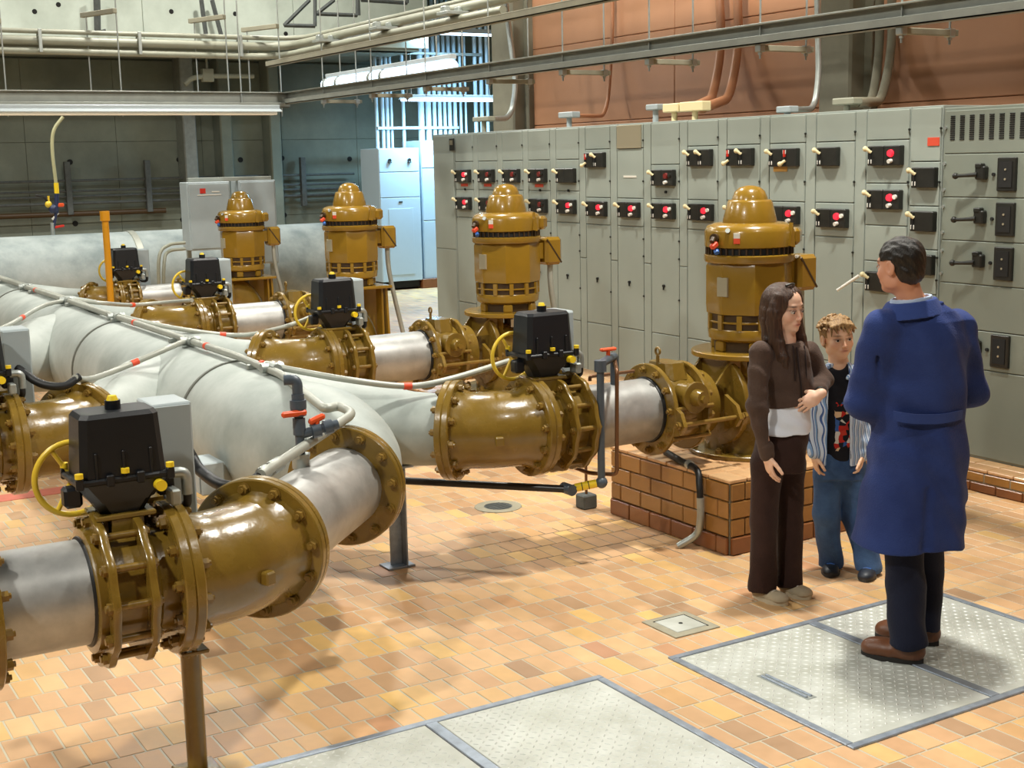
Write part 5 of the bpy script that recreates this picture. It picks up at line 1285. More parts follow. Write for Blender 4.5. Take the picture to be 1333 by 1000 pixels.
def face_colours(me, V, c, R, s, skin, lip, brow, wide=1., drop=0.):
    q = ((V-np.asarray(c))/s) @ R; x, y, z = q.T; x = x/wide; front = (y > .05)
    col = np.tile(np.array(skin[:3]), (len(V), 1))
    def mix(m, cc):
        nonlocal col; col = col*(1-m[:, None])+np.array(cc[:3])*m[:, None]
    g = lambda d, w_: np.exp(-(d/w_)**2)
    near = (np.linalg.norm(q, axis=1) < .16)
    mix(.22*near*front*(g(np.abs(x)-.042, .02)*g(z+.03, .02)), srgb(206, 104, 84))
    mix(.3*near*front*g(x, .012)*g(z+.03, .012), srgb(206, 104, 84))
    mix(np.clip(near*(y > .078)*g(x, .019)*g(z+.058+drop, .0075)*1.1, 0, .8), lip)
    mix(np.clip(near*(y > .078)*g(x, .016)*g(z+.0575+drop, .002)*1.2, 0, .75), srgb(96, 44, 40))
    mix(np.clip(near*(y > .05)*g(np.abs(x)-.032, .016)*g(z-.023-.004*np.cos((np.abs(x)-.03)*60), .0045)*1.3, 0, .8), brow)
    mix(np.clip(near*(y > .06)*g(np.abs(x)-.031, .015)*g(z-.0065, .004)*1.2, 0, .85), srgb(50, 34, 28))
    mix(np.clip(near*(y > .05)*(y < .084)*g(np.abs(x)-.031, .019)*g(z, .016)*.35, 0, .3), srgb(150, 96, 78))
    a = me.color_attributes.new('Col', 'FLOAT_COLOR', 'POINT'); a.data.foreach_set('color', np.hstack([col, np.ones((len(V), 1))]).astype(np.float32).ravel())
def skin_mat():
    m = mat('skin', (220, 170, 138), .5, bump=.04, bscale=220); n = m.node_tree.nodes
    a = n.new('ShaderNodeVertexColor'); a.layer_name = 'Col'; m.node_tree.links.new(a.outputs[0], n['Principled BSDF'].inputs['Base Color'])
    n['Principled BSDF'].inputs['Subsurface Weight'].default_value = .08; n['Principled BSDF'].inputs['Subsurface Radius'].default_value = (.01, .004, .002)
    return m
M['skin'] = skin_mat()
M['eye'] = mat('eye_white', (206, 196, 186), .3); M['iris'] = mat('dark_iris', (40, 28, 20), .15)
def eyes(root, c, R, s, gaze=(0, 1, 0), wide=1.):
    for q in (-1, 1):
        o = np.asarray(c)+s*(R @ np.array([q*.031*wide, .0765, -.0005])); b = MB(); b.sphere(o, .0112*s, 14, 10); eb = b.build('eye', M['eye'], root)
        gz = R @ (np.array(gaze)/np.linalg.norm(gaze)); b = MB(); b.cyl(o+gz*.0088*s, o+gz*.0116*s, .0064*s, .0056*s, 12); b.build('iris', M['iris'], eb)
def hand(S, w, d, n, side, s=1., curl=.35, spread=.12):
    """wrist w, finger direction d, palm normal n (towards the palm side), thumb on side*(d x n)"""
    d = np.asarray(d, float); d /= np.linalg.norm(d); n = np.asarray(n, float); n = n-d*(n @ d); n /= np.linalg.norm(n); t = np.cross(d, n)*side; w = np.asarray(w, float)
    R = np.stack([t, d, n], 1)
    S.ell(w+d*.05*s, (.039*s, .052*s, .015*s), R, .008*s); S.cap(w-d*.01*s, w+d*.03*s, .024*s, .025*s, .012*s)
    for i, (off, L, r) in enumerate(((.029, .07, .0082), (.0098, .08, .0086), (-.0095, .073, .0082), (-.0275, .058, .0072))):
        p = w+d*(.082-.006*abs(i-1.2))*s+t*off*s; a = 0.; dd = d+t*spread*(off/.03)*.6
        for j, f in enumerate((.45, .32, .23)):
            a += curl*(1, 1.2, .9)[j]; v = (dd/np.linalg.norm(dd))*math.cos(a)+n*math.sin(a); e_ = p+v*L*f*s
            S.cap(p, e_, (r-.0006*j)*s, (r-.0006*(j+1))*s, .003*s); p = e_
    p = w+d*.025*s+t*.028*s+n*.004*s; v = t*.62+d*.72+n*.25
    for j, L in enumerate((.036, .03, .025)):
        v = v/np.linalg.norm(v); e_ = p+v*L*s; S.cap(p, e_, (.0115-.001*j)*s, (.0105-.001*j)*s, .005*s); p = e_; v = v*.8+d*.35+n*.15
def cloth(name, rgb, var=.08, scale=7, bump=.25, bscale=130, rough=.85, rgb2=None):
    m = mat(name, rgb, rough, var=var, scale=scale, bump=bump, bscale=bscale, spec=.2, rgb2=rgb2)
    m.node_tree.nodes['Principled BSDF'].inputs['Sheen Weight'].default_value = .08
    return m
def hair_mat(name, c0, c1, st=(60, 60, 5)):
    return mat(name, c0, .38, rgb2=c1, scale=2.2, bump=.5, bscale=5, stretch=st, spec=.4)

def shoe(S, heel, toe, w, hgt, k=.012, ankle=None, ra=.04):
    heel = np.asarray(heel, float); toe = np.asarray(toe, float); d = toe-heel; L = np.linalg.norm(d); d /= L; sd = np.array([d[1], -d[0], 0])
    R = np.stack([sd, d, [0, 0, 1.]], 1)
    S.ell(heel+d*.26*L+[0, 0, hgt*.5], (w*.46, L*.3, hgt*.56), R, k); S.ell(heel+d*.62*L+[0, 0, hgt*.36], (w*.5, L*.38, hgt*.42), R, k)
    S.ell(heel+d*.8*L+[0, 0, hgt*.3], (w*.47, L*.2, hgt*.34), R, k)
    if ankle is not None: S.cap(heel+d*.22*L+[0, 0, hgt*.6], ankle, w*.45, ra, k)
    return R, d, L
def soles(name, pairs, parent, m, th):
    for heel, toe, w in pairs:
        heel = np.asarray(heel, float); toe = np.asarray(toe, float); d = toe-heel; L = np.linalg.norm(d); d /= L; sd = np.array([d[1], -d[0], 0]); P = []
        for t in np.linspace(0, 2*PI, 36, endpoint=False):
            a = .5+.5*math.cos(t); wd = w*.5*(.86+.22*math.sin(PI*min(1, a*1.0))*(a > .5)+.06*a)
            P.append((math.sin(t)*wd*(1 if True else 0), (a*1.03-.015)*L))
        b = MB(); b.prism(P, heel+[0, 0, th/2+.001], sd, d, th); b.build(name, m, parent, 50)

# ---------------------------------------------------------------- the man in the blue coat
def man():
    P = Person((-3.86, 4.31, 0)); p = P.p; HC = p(1171, 346, 0.0); R = facing(-142, -6); hs = 1.0
    nb = p(1188, 398, .0)
    hl, tl, hr, tr = P.g(1201, 866), P.g(1122, 851), P.g(1221, 842), P.g(1140, 828)
    ak = lambda h_, t_: h_+(t_-h_)*.24+np.array([0, 0, .12])
    S = SDF((-.34, -.26, 0), (.42, .55, 1.84), .0045)
    T = head(S, HC, R, hs, nb)
    S.cap(nb, p(1190, 420, .02), .058, .07, .02)
    S.loft([P.row(420, 1160, 1232, .06, .02), P.row(450, 1155, 1240, .08, .03), P.row(540, 1158, 1238, .085, .03), P.row(640, 1152, 1234, .1, .03)], .01)
    wl, wr = p(1118, 500, .31), p(1192, 512, .37)
    S.chain([p(1152, 440, -.03), p(1122, 524, .03), p(1130, 512, .27), wl], [.045, .042, .035, .028], .008); S.chain([p(1244, 440, .07), p(1263, 507, .13), p(1206, 518, .34), wr], [.045, .042, .035, .028], .008)
    S.chain([p(1173, 665, -.02), p(1178, 760, -.01), ak(hl, tl)], [.07, .055, .036], .01); S.chain([p(1201, 665, .1), p(1204, 750, .11), ak(hr, tr)], [.07, .055, .036], .01)
    S.chain([ak(hl, tl), hl+(tl-hl)*.3+[0, 0, .05], hl+(tl-hl)*.7+[0, 0, .035]], [.034, .03, .022], .008); S.chain([ak(hr, tr), hr+(tr-hr)*.3+[0, 0, .05], hr+(tr-hr)*.7+[0, 0, .035]], [.034, .03, .022], .008)
    hand(S, wl, (.35, .75, .35), (.5, -.2, -.4), -1, 1.02, .4); hand(S, wr, (-.75, .5, .3), (-.1, -.5, -.5), 1, 1.02, .4)
    me, V = S.mesh('person', M['skin'])
    face_colours(me, V, HC, R, hs, srgb(206, 150, 122), srgb(170, 96, 84), srgb(40, 30, 26))
    root = bpy.data.objects.new('person', me); COL.objects.link(root); P.place(root); eyes(root, HC, R, hs)
    tag(root, 'man with short dark hair in a long blue work coat, back turned, on the hatch', 'person')
    # hair
    S = SDF(HC-.15, HC+.17, .003); Rt = np.asarray(R); 
    S.ell(T(0, -.016, .036), (.0805, .1, .0855), R, .01); S.ell(T(0, -.05, -.02), (.066, .06, .065), R, .02)
    def cutf(X, Y, Z):
        x, y, z = [((X-HC[0])*R[0, i]+(Y-HC[1])*R[1, i]+(Z-HC[2])*R[2, i]) for i in range(3)]
        face = np.minimum(y-.062-.25*(z-.06)+.6*np.maximum(0, .03-z)*0, .055-z)
        side = np.minimum(np.minimum(y+.012+.0*x, .03-z), np.abs(x)-.0)   # clear around the ears and cheeks
        low = -(z+.088)+.0*x
        return np.maximum(np.maximum(face, np.minimum(y+.02, .028-z)), -z-.084)
    S.cut(cutf); S.add(wave(.0016, (120, 60, 40, 0, 1.5, 1), (60, 150, 90, 1, 1, .8), (200, 90, 160, 2, 1, .6)))
    h, _ = S.mesh('hair', hair_mat('short_dark_hair', (44, 38, 32), (22, 18, 16))); put('hair', h, root)
    # coat
    S = SDF((-.4, -.32, .44), (.46, .5, 1.56), .005)
    S.loft([P.row(396, 1156, 1222, .07, .01), P.row(404, 1146, 1240, .098, .015), P.row(416, 1137, 1256, .118, .02), P.row(450, 1134, 1262, .14, .03), P.row(500, 1140, 1258, .15, .03), P.row(545, 1143, 1252, .145, .03), P.row(590, 1133, 1254, .165, .03), P.row(650, 1123, 1255, .18, .03), P.row(690, 1117, 1252, .188, .03), P.row(722, 1111, 1249, .195, .03)], .02, 2.35)
    S.chain([p(1149, 427, -.04), p(1121, 526, .03), p(1130, 512, .27)], [.072, .066, .058], .05); S.chain([p(1246, 425, .07), p(1264, 506, .13), p(1206, 518, .34)], [.074, .066, .058], .05)
    zh = p(1185, 709)[2]
    S.add(wave(.0065, (28, 12, 3, 0, 1.6, 1.), (14, 22, 9, 1.3, 1.6, .8), (10, 8, 36, .4, 2.6, .5), (52, 20, 18, 2., 1.6, .35)))
    S.cut(lambda X, Y, Z: zh+.012*np.sin(X*11)-.05*(X-.0)-Z)
    # vent and back seam
    sv = lambda px, py: p(px, py, -.158)
    S.cap(sv(1210, 640), sv(1206, 715), .012, .02, .02, sub=True); S.cap(sv(1218, 420), sv(1213, 640), .004, .004, .008, sub=True)
    S.cap(p(1141, 436, -.085), p(1147, 545, -.075), .008, .008, .014, sub=True); S.cap(p(1252, 432, -.02), p(1249, 540, -.02), .007, .007, .012, sub=True)
    c_, _ = S.mesh('coat', cloth('blue_work_coat', (44, 62, 118), rgb2=(33, 49, 102), scale=4, bump=.35, bscale=160)); co = put('coat', c_, root)
    # collar, back belt, shirt collar
    def band(name, pts, w, th, m_, par, tw=0.):
        b = MB(); P_ = smooth_path(pts, 6); n = len(P_); V = []; Fc = []
        for i, q in enumerate(P_):
            t_ = P_[min(i+1, n-1)]-P_[max(i-1, 0)]; t_ /= np.linalg.norm(t_); o_ = np.cross(t_, [0, 0, 1.]); o_ /= np.linalg.norm(o_); up = np.array([0, 0, 1.])+o_*tw
            V += [q-up*w/2, q+up*w/2, q+up*w/2+o_*th, q-up*w/2+o_*th]
        for i in range(n-1):
            for a in range(4): Fc.append((4*i+a, 4*i+(a+1) % 4, 4*i+4+(a+1) % 4, 4*i+4+a))
        Fc += [(0, 3, 2, 1), (4*n-4, 4*n-3, 4*n-2, 4*n-1)]; b.add(np.array(V), Fc); return b.build(name, m_, par, 60)
    cm = cloth('blue_coat_trim', (47, 66, 124), bump=.2)
    S = SDF(nb-[.16, .16, .1], nb+[.16, .16, .1], .004)
    cc = p(1186, 400, .012)
    def ringf(S, c0, a, b_, z0, z1, th, flare, tiltx):
        def fn(X, Y, Z):
            zz = Z-c0[2]-tiltx*(X-c0[0]); t_ = (zz-z0)/(z1-z0); k_ = 1+flare*(1-t_); q = np.sqrt(((X-c0[0])/(a*k_))**2+((Y-c0[1])/(b_*k_))**2)
            return np.maximum(np.abs(q-1)*min(a, b_)-th, np.maximum(z0-zz, zz-z1))
        S.f = np.minimum(S.f, np.broadcast_to(fn(S.ax[0][:, None, None], S.ax[1][None, :, None], S.ax[2][None, None, :]), S.f.shape).astype(np.float32))
    ringf(S, cc, .094, .08, -.036, .03, .0075, .42, .12); cme, _ = S.mesh('collar', cm); put('collar', cme, co)
    S = SDF(nb-[.13, .13, .1], nb+[.13, .13, .12], .004); ringf(S, p(1186, 397, .012), .078, .069, -.02, .034, .0055, .12, .12); sme, _ = S.mesh('shirt_collar', cloth('pale_blue_shirt', (176, 192, 216))); put('shirt_collar', sme, root)
    pts = [p(x, y, v) for x, y, v in ((1163, 541, -.107), (1180, 544, -.125), (1200, 545.5, -.131), (1222, 545, -.125), (1240, 542, -.1), (1250, 539, -.06))]
    band('back_belt', pts, .04, .012, cm, co)
    # trousers
    S = SDF((-.3, -.25, 0), (.35, .45, .75), .005)
    S.loft([P.row(640, 1142, 1236, .12, .03), P.row(690, 1146, 1232, .12, .03)], .02)
    S.chain([p(1173, 670, -.02), p(1178, 760, -.02), ak(hl, tl)*[1, 1, 0]+[0, 0, .08]], [.088, .08, .08], .02); S.chain([p(1201, 670, .1), p(1204, 750, .12), ak(hr, tr)*[1, 1, 0]+[0, 0, .08]], [.088, .08, .078], .02)
    S.add(wave(.0035, (30, 20, 10, 0, 1.5, 1.), (18, 12, 34, 1, 1.5, .7)))
    S.cut(lambda X, Y, Z: np.where(X*0+Y < .065, .08, .082)+.008*np.sin(X*30)-Z)
    t_, _ = S.mesh('trousers', cloth('dark_navy_trousers', (22, 26, 44), bump=.2)); put('trousers', t_, root)
    # boots
    bm = mat('brown_boot_leather', (104, 62, 36), .42, var=.2, scale=14, bump=.15, bscale=60)
    sm = mat('black_boot_sole', (34, 30, 28), .7)
    for hh, tt in ((hl, tl), (hr, tr)):
        S = SDF(np.minimum(hh, tt)-[.09, .09, -.018], np.maximum(hh, tt)+[.09, .09, .2], .0042)
        shoe(S, hh, tt, .114, .118, .015, ak(hh, tt)+[0, 0, .0], .05); S.cut(lambda X, Y, Z: .024-Z)
        b_, _ = S.mesh('boot', bm); bo = put('boot', b_, root); soles('sole', [(hh, tt, .112)], bo, sm, .026)
        d = (tt-hh)/np.linalg.norm(tt-hh); sd = np.array([d[1], -d[0], 0]); b = MB()
        for q in range(3):
            o = hh+(tt-hh)*(.42+.07*q)+[0, 0, .1-.012*q]; b.tube([o-sd*.025, o+[0, 0, .006], o+sd*.025], .0035, 6)
        tag(b.build('lace', M['rubber'], bo), kind='stuff')
man()

# ---------------------------------------------------------------- the girl
def girl():
    P = Person((-4.74, 4.38, 0)); p = P.p; HC = p(1021, 401, 0); R = facing(40, -8, 3); hs = .99; nb = p(1020, 440, .01)
    hr, tr, hl, tl = P.g(981, 776), P.g(1025, 789), P.g(1017, 770), P.g(1055, 781)
    S = SDF((-.24, -.3, 0), (.26, .22, 1.6), .004)
    T = head(S, HC, R, hs, nb, 1.05, .006, .72); S.cap(nb, p(1020, 455, .0), .045, .06, .03)
    S.loft([P.row(450, 1000, 1042, .05), P.row(470, 996, 1048, .065), P.row(530, 1004, 1048, .07), P.row(590, 990, 1040, .075)], .015)
    wr, wl = p(999, 592, -.13), p(1068, 513, -.1)
    S.chain([p(992, 460, -.07), p(985, 530, -.12), wr], [.034, .03, .023], .008); S.chain([p(1051, 459, .07), p(1070, 497, .06), p(1069, 508, -.06), wl], [.034, .03, .024, .022], .008)
    ak = lambda h_, t_: h_+(t_-h_)*.26+np.array([0, 0, .09])
    S.chain([p(1000, 600, -.04), p(996, 680, -.045), ak(hr, tr)], [.058, .045, .03], .008); S.chain([p(1028, 600, .04), p(1028, 680, .04), ak(hl, tl)], [.058, .045, .03], .008)
    S.chain([ak(hr, tr), hr+(tr-hr)*.3+[0, 0, .04], hr+(tr-hr)*.7+[0, 0, .026]], [.026, .024, .016], .006); S.chain([ak(hl, tl), hl+(tl-hl)*.3+[0, 0, .04], hl+(tl-hl)*.7+[0, 0, .026]], [.026, .024, .016], .006)
    hand(S, wr, (.12, -.1, -1), (.75, .25, .1), 1, .93, .3); hand(S, wl, (-.85, -.12, -.5), (.1, .9, -.25), -1, .93, .28)
    me, V = S.mesh('person', M['skin']); face_colours(me, V, HC, R, hs, srgb(232, 188, 160), srgb(200, 116, 104), srgb(70, 48, 36), 1.05, .006)
    root = bpy.data.objects.new('person', me); COL.objects.link(root); P.place(root); eyes(root, HC, R, hs, (-.25, 1, -.25), 1.05)
    tag(root, 'girl with long brown hair in cropped brown jacket, facing the man', 'person')
    # hair: cap plus long locks behind and in front of the shoulders
    S = SDF(p(1020, 420)-[.2, .22, .32], p(1020, 400)+[.2, .22, .2], .0034)
    S.ell(T(0, -.018, .03), np.array((.096, .102, .092))*hs, R, .01); S.ell(T(0, -.06, -.04), np.array((.085, .055, .09))*hs, R, .03)
    def cutf(X, Y, Z):
        x, y, z = [((X-HC[0])*R[0, i]+(Y-HC[1])*R[1, i]+(Z-HC[2])*R[2, i])/hs for i in range(3)]
        return np.minimum(y-.03-.2*np.maximum(0, z-.03), (1-np.sqrt((x/.062)**2+((z+.012)/np.where(z > -.012, .1, .2))**2))*.06)
    S.cut(cutf)
    lk = lambda pts, r, k=.012: S.chain(pts, r, k)
    rg = np.random.default_rng(5)
    for th in np.linspace(-2.62, 2.62, 21):
        sx, cy = math.sin(th), math.cos(th)           # th = 0 is straight back
        fr = abs(th)/2.62; ln = .25-.02*rg.random(); a = np.array([sx*.068, -.02-cy*.07, .045])
        if fr > .55: a = np.array([np.sign(th)*(.08-.03*(fr-.55)), .0+.06*(fr-.55), .07])
        b_ = np.array([a[0]*1.1, a[1]-.004, -.06]); c_ = np.array([a[0]*1.16+rg.normal(0, .004), a[1]+.012+.02*fr, -.15]); d_ = np.array([a[0]*1.12+rg.normal(0, .006), a[1]+.02+.05*fr, -ln+.02])
        e_ = d_+[rg.normal(0, .005), .012, -.05]
        lk([T(*(a*[.93, .93, 1])), T(*(b_*[1, 1, 0]+[0, 0, -.01])), T(*b_), T(*c_), T(*d_), T(*e_)], [.01, .018, .019, .017, .012, .003], .014)
    S.add(wave(.0012, (150, 130, 8, 0, .8, 1), (240, 210, 12, 1, .7, .8), (90, 70, 20, 2, 1, .8)))
    h, _ = S.mesh('hair', hair_mat('long_brown_hair', (84, 58, 42), (46, 30, 22), (70, 70, 4))); hr_ = put('hair', h, root)
    b = MB(); b.tube(smooth_path([T(-.03, .02, .118), T(0, .03, .125), T(.03, .02, .118)]), .006, 8); b.build('hair_band', M['unit'], hr_)
    # jacket
    S = SDF((-.28, -.3, .7), (.3, .24, 1.42), .0042)
    S.loft([P.row(446, 1000, 1042, .06), P.row(453, 990, 1050, .08), P.row(470, 986, 1055, .095), P.row(500, 991, 1057, .103), P.row(520, 995, 1058, .1), P.row(530, 995, 1058, .098)], .02)
    S.chain([p(990, 458, -.07), p(985, 530, -.12), p(998, 590, -.13)], [.054, .046, .037], .03); S.chain([p(1053, 457, .07), p(1070, 496, .06), p(1069, 508, -.06)], [.052, .046, .037], .03)
    S.add(wave(.003, (38, 20, 12, 0, 1.5, 1.), (14, 10, 60, 1, 2, .8), (30, 60, 40, 2, 1, .5)))
    zb = p(1025, 527)[2]; arm = p(985, 540, -.12)
    S.cut(lambda X, Y, Z: np.where((X < arm[0]+.052) & (Y < -.06), -1., zb-Z+.01*np.sin(20*X)))
    jm = cloth('brown_jersey_jacket', (86, 68, 58), rgb2=(70, 54, 46), bump=.3)
    j, _ = S.mesh('jacket', jm); ja = put('jacket', j, root)
    S = SDF(nb-[.15, .15, .12], nb+[.15, .15, .1], .004); S.cap(p(1003, 447, .05), p(1040, 445, .08), .042, .035, .03); S.cap(p(1000, 449, .02), p(1010, 452, -.07), .026, .018, .02); S.cap(p(1040, 446, .06), p(1042, 455, -.05), .026, .016, .02); S.add(wave(.003, (40, 30, 50, 0, 1, 1)))
    hm, _ = S.mesh('hood', jm); put('hood', hm, ja)
    Rb = facing(33); fw = Rb[:, 1]
    def on_front(px, py, v): return p(px, py, v)
    dk = cloth('dark_zip', (40, 28, 26))
    b = MB(); b.tube(smooth_path([p(1037, 452, -.085), p(1040, 480, -.098), p(1043, 505, -.1), p(1044, 526, -.097)]), .0045, 8); b.build('zip', dk, ja)
    for q, x in enumerate((1032, 1047)):
        b = MB(); b.tube(smooth_path([p(x, 450, -.085+.03*q), p(x+2, 470, -.1+.02*q), p(x+3, 496, -.106+.02*q)]), .0035, 8); b.build('drawcord', dk, ja)
    S = SDF(p(998, 592, -.13)-.07, p(998, 592, -.13)+.07, .0035); S.cap(p(997, 583, -.13), p(998.5, 592, -.13), .0395, .036, .004); cu, _ = S.mesh('cuff', jm); put('cuff', cu, ja)
    b = MB(); b.torus(p(1068, 511, -.085), (-.4, -.8, -.3), .026, .007, 20, 8); b.build('wristband', M['unit'], root)
    # white top
    S = SDF((-.2, -.2, .75), (.22, .2, 1.3), .0045); S.loft([P.row(450, 1012, 1040, .05), P.row(500, 996, 1053, .085), P.row(530, 998, 1054, .092), P.row(555, 988, 1054, .108), P.row(562, 985, 1055, .114)], .01)
    S.add(wave(.0025, (30, 20, 50, 0, 2, 1.), (12, 9, 90, 1, 1, .7))); s_, _ = S.mesh('white_top', cloth('white_jersey', (226, 230, 238), var=.02, bump=.1)); put('white_top', s_, root)
    # trousers, flared
    S = SDF((-.24, -.24, .0), (.24, .24, .95), .0045)
    S.loft([P.row(556, 990, 1050, .094), P.row(575, 982, 1051, .105), P.row(600, 979, 1048, .105), P.row(612, 979, 1047, .1)], .02)
    S.chain([p(999, 604, -.04), p(995, 680, -.045), ak(hr, tr)*[1, 1, 0]+[0, 0, .06]], [.08, .064, .068], .02); S.chain([p(1028, 604, .04), p(1029, 680, .04), ak(hl, tl)*[1, 1, 0]+[0, 0, .06]], [.078, .062, .066], .02)
    S.add(wave(.003, (34, 26, 8, 0, 1.2, 1.), (22, 14, 30, 1, 1.5, .6)))
    S.cut(lambda X, Y, Z: np.where(Y+.25*X < -.005, .042, .045)+.006*np.sin(40*X)-Z)
    tm = cloth('dark_brown_corduroy', (58, 38, 32), rgb2=(44, 28, 24), bump=.3); t_, _ = S.mesh('trousers', tm); tr_ = put('trousers', t_, root)
    sm = cloth('beige_suede_shoe', (178, 164, 138), bump=.15); so = mat('pale_shoe_sole', (196, 184, 158), .7)
    for hh, tt in ((hr, tr), (hl, tl)):
        S = SDF(np.minimum(hh, tt)-[.07, .07, -.012], np.maximum(hh, tt)+[.07, .07, .14], .0036)
        shoe(S, hh, tt, .092, .075, .012, hh+(tt-hh)*.24+np.array([0, 0, .085]), .038); S.cut(lambda X, Y, Z: .017-Z)
        b_, _ = S.mesh('shoe', sm); bo = put('shoe', b_, root); soles('sole', [(hh, tt, .095)], bo, so, .019)
        d = (tt-hh)/np.linalg.norm(tt-hh); sd = np.array([d[1], -d[0], 0]); b = MB()
        for q in range(3):
            o = hh+(tt-hh)*(.46+.08*q)+[0, 0, .076-.01*q]; b.tube([o-sd*.02, o+[0, 0, .004], o+sd*.02], .003, 6)
        tag(b.build('lace', M['label'], bo), kind='stuff')
girl()

# ---------------------------------------------------------------- the boy
def boy():
    P = Person((-4.82, 4.93, 0)); p = P.p; HC = p(1090, 440, 0); R = facing(12, -2, 4); hs = .88; nb = p(1092, 476, .01)
    hr, tr, hl, tl = P.g(1082, 738), P.g(1080, 757), P.g(1133, 744), P.g(1124, 762)
    tr = hr+(tr-hr)/np.linalg.norm(tr-hr)*.2; tl = hl+(tl-hl)/np.linalg.norm(tl-hl)*.2
    S = SDF((-.26, -.3, 0), (.3, .24, 1.38), .004)
    T = head(S, HC, R, hs, nb, 1.16, .004, .8); S.cap(nb, p(1092, 488, .0), .04, .055, .03)
    S.loft([P.row(486, 1070, 1115, .055), P.row(500, 1067, 1120, .07), P.row(550, 1068, 1119, .075), P.row(610, 1066, 1122, .08)], .03)
    wr, wl = p(1061, 592, -.03), p(1122, 590, -.06)
    S.chain([p(1068, 495, 0), p(1060, 545, .01), wr], [.036, .03, .021], .02); S.chain([p(1117, 495, 0), p(1128, 545, .01), wl], [.036, .03, .021], .02)
    ak = lambda h_, t_: h_+(t_-h_)*.28+np.array([0, 0, .08])
    S.chain([p(1079, 615, 0), p(1076, 670, -.01), ak(hr, tr)], [.056, .042, .028], .008); S.chain([p(1108, 615, 0), p(1114, 670, -.01), ak(hl, tl)], [.056, .042, .028], .008)
    S.chain([ak(hr, tr), hr+(tr-hr)*.3+[0, 0, .036], hr+(tr-hr)*.7+[0, 0, .024]], [.024, .022, .015], .006); S.chain([ak(hl, tl), hl+(tl-hl)*.3+[0, 0, .036], hl+(tl-hl)*.7+[0, 0, .024]], [.024, .022, .015], .006)
    hand(S, wr, (.05, -.2, -1), (.95, .1, .1), 1, .82, .35); hand(S, wl, (-.15, -.15, -1), (-.95, .1, .1), -1, .82, .35)
    me, V = S.mesh('person', M['skin']); face_colours(me, V, HC, R, hs, srgb(232, 186, 152), srgb(206, 130, 112), srgb(128, 96, 62), 1.16, .004)
    root = bpy.data.objects.new('person', me); COL.objects.link(root); P.place(root); eyes(root, HC, R, hs, (.1, 1, .1), 1.16)
    tag(root, 'boy with tousled fair hair in a striped open shirt and jeans, between girl and man', 'person')
    S = SDF(HC-.16, HC+.17, .0033); rg = np.random.default_rng(3)
    S.ell(T(0, -.02, .036), np.array((.081*1.14, .098, .088))*hs, R, .01); S.ell(T(0, -.055, -.02), np.array((.068*1.14, .052, .06))*hs, R, .02)
    def cutf(X, Y, Z):
        x, y, z = [((X-HC[0])*R[0, i]+(Y-HC[1])*R[1, i]+(Z-HC[2])*R[2, i])/hs for i in range(3)]
        return np.maximum(np.maximum(np.minimum(y-.03, .076-z), np.minimum(y+.01, .01-z)), -z-.075)
    S.cut(cutf)
    for q in range(110):
        th = rg.uniform(-PI, PI); el = rg.uniform(.12, 1.35); dr = np.array([math.cos(el)*math.cos(th), math.cos(el)*math.sin(th), math.sin(el)])
        if dr[1] > .35 and dr[2] < .62: continue
        o = np.array([0, -.02, .036])+dr*np.array([.08, .097, .086]); tan = np.array([rg.normal(0, .5), .7+rg.normal(0, .5), rg.normal(-.3, .4)]); tan -= dr*(tan @ dr); tan /= np.linalg.norm(tan)
        S.chain([T(*(o-dr*.004)), T(*(o+tan*.018+dr*.008)), T(*(o+tan*.036+dr*.006))], [.009, .0075, .003], .004)
    for q in np.linspace(-.05, .05, 9):
        S.chain([T(q, .045, .108-abs(q)*.3), T(q*1.1+.004, .076, .094-abs(q)*.3), T(q*1.15+.01*math.sin(q*150), .09, .05+.014*math.sin(q*90)-abs(q)*.1)], [.01, .0085, .003], .005)
    h, _ = S.mesh('hair', hair_mat('tousled_fair_hair', (176, 140, 92), (112, 82, 50), (50, 50, 20))); put('hair', h, root)
    # dark T-shirt with an abstract print
    S = SDF((-.2, -.2, .6), (.22, .2, 1.16), .0042); S.loft([P.row(472, 1084, 1103, .045), P.row(480, 1074, 1112, .06), P.row(500, 1068, 1117, .078), P.row(550, 1069, 1117, .088), P.row(597, 1067, 1118, .092)], .01)
    S.ell(p(1093, 472, -.06), (.05, .06, .04), None, .008, sub=True); S.add(wave(.002, (30, 20, 40, 0, 2, 1.), (12, 9, 70, 1, 1, .7))); tm = cloth('black_jersey', (26, 26, 32), var=.05, bump=.1)
    nt = tm.node_tree; n = nt.nodes; l = nt.links; bs = n['Principled BSDF']
    tc = n.new('ShaderNodeTexCoord'); sp = n.new('ShaderNodeSeparateXYZ'); l.new(tc.outputs['Object'], sp.inputs[0]); mn = lambda *a: math_node(n, l, *a)
    c0 = p(1097, 546); 
    dx = mn('DIVIDE', mn('ABSOLUTE', mn('SUBTRACT', sp.outputs[0], float(c0[0]))), .062); dz = mn('DIVIDE', mn('ABSOLUTE', mn('SUBTRACT', sp.outputs[2], float(c0[2])-.02)), .135)
    ns = n.new('ShaderNodeTexNoise'); ns.inputs['Scale'].default_value = 30; ns.inputs['Detail'].default_value = 3; l.new(tc.outputs['Object'], ns.inputs['Vector'])
    msk = mn('MULTIPLY', mn('MULTIPLY', mn('LESS_THAN', mn('MAXIMUM', dx, dz), mn('ADD', .72, mn('MULTIPLY', ns.outputs['Fac'], .45))), mn('LESS_THAN', sp.outputs[1], -.02)), .95)
    vr = n.new('ShaderNodeTexVoronoi'); vr.inputs['Scale'].default_value = 34; l.new(tc.outputs['Object'], vr.inputs['Vector'])
    wn = n.new('ShaderNodeSeparateColor'); l.new(vr.outputs['Color'], wn.inputs[0]); rp = n.new('ShaderNodeValToRGB'); rp.color_ramp.interpolation = 'CONSTANT'; e = rp.color_ramp.elements
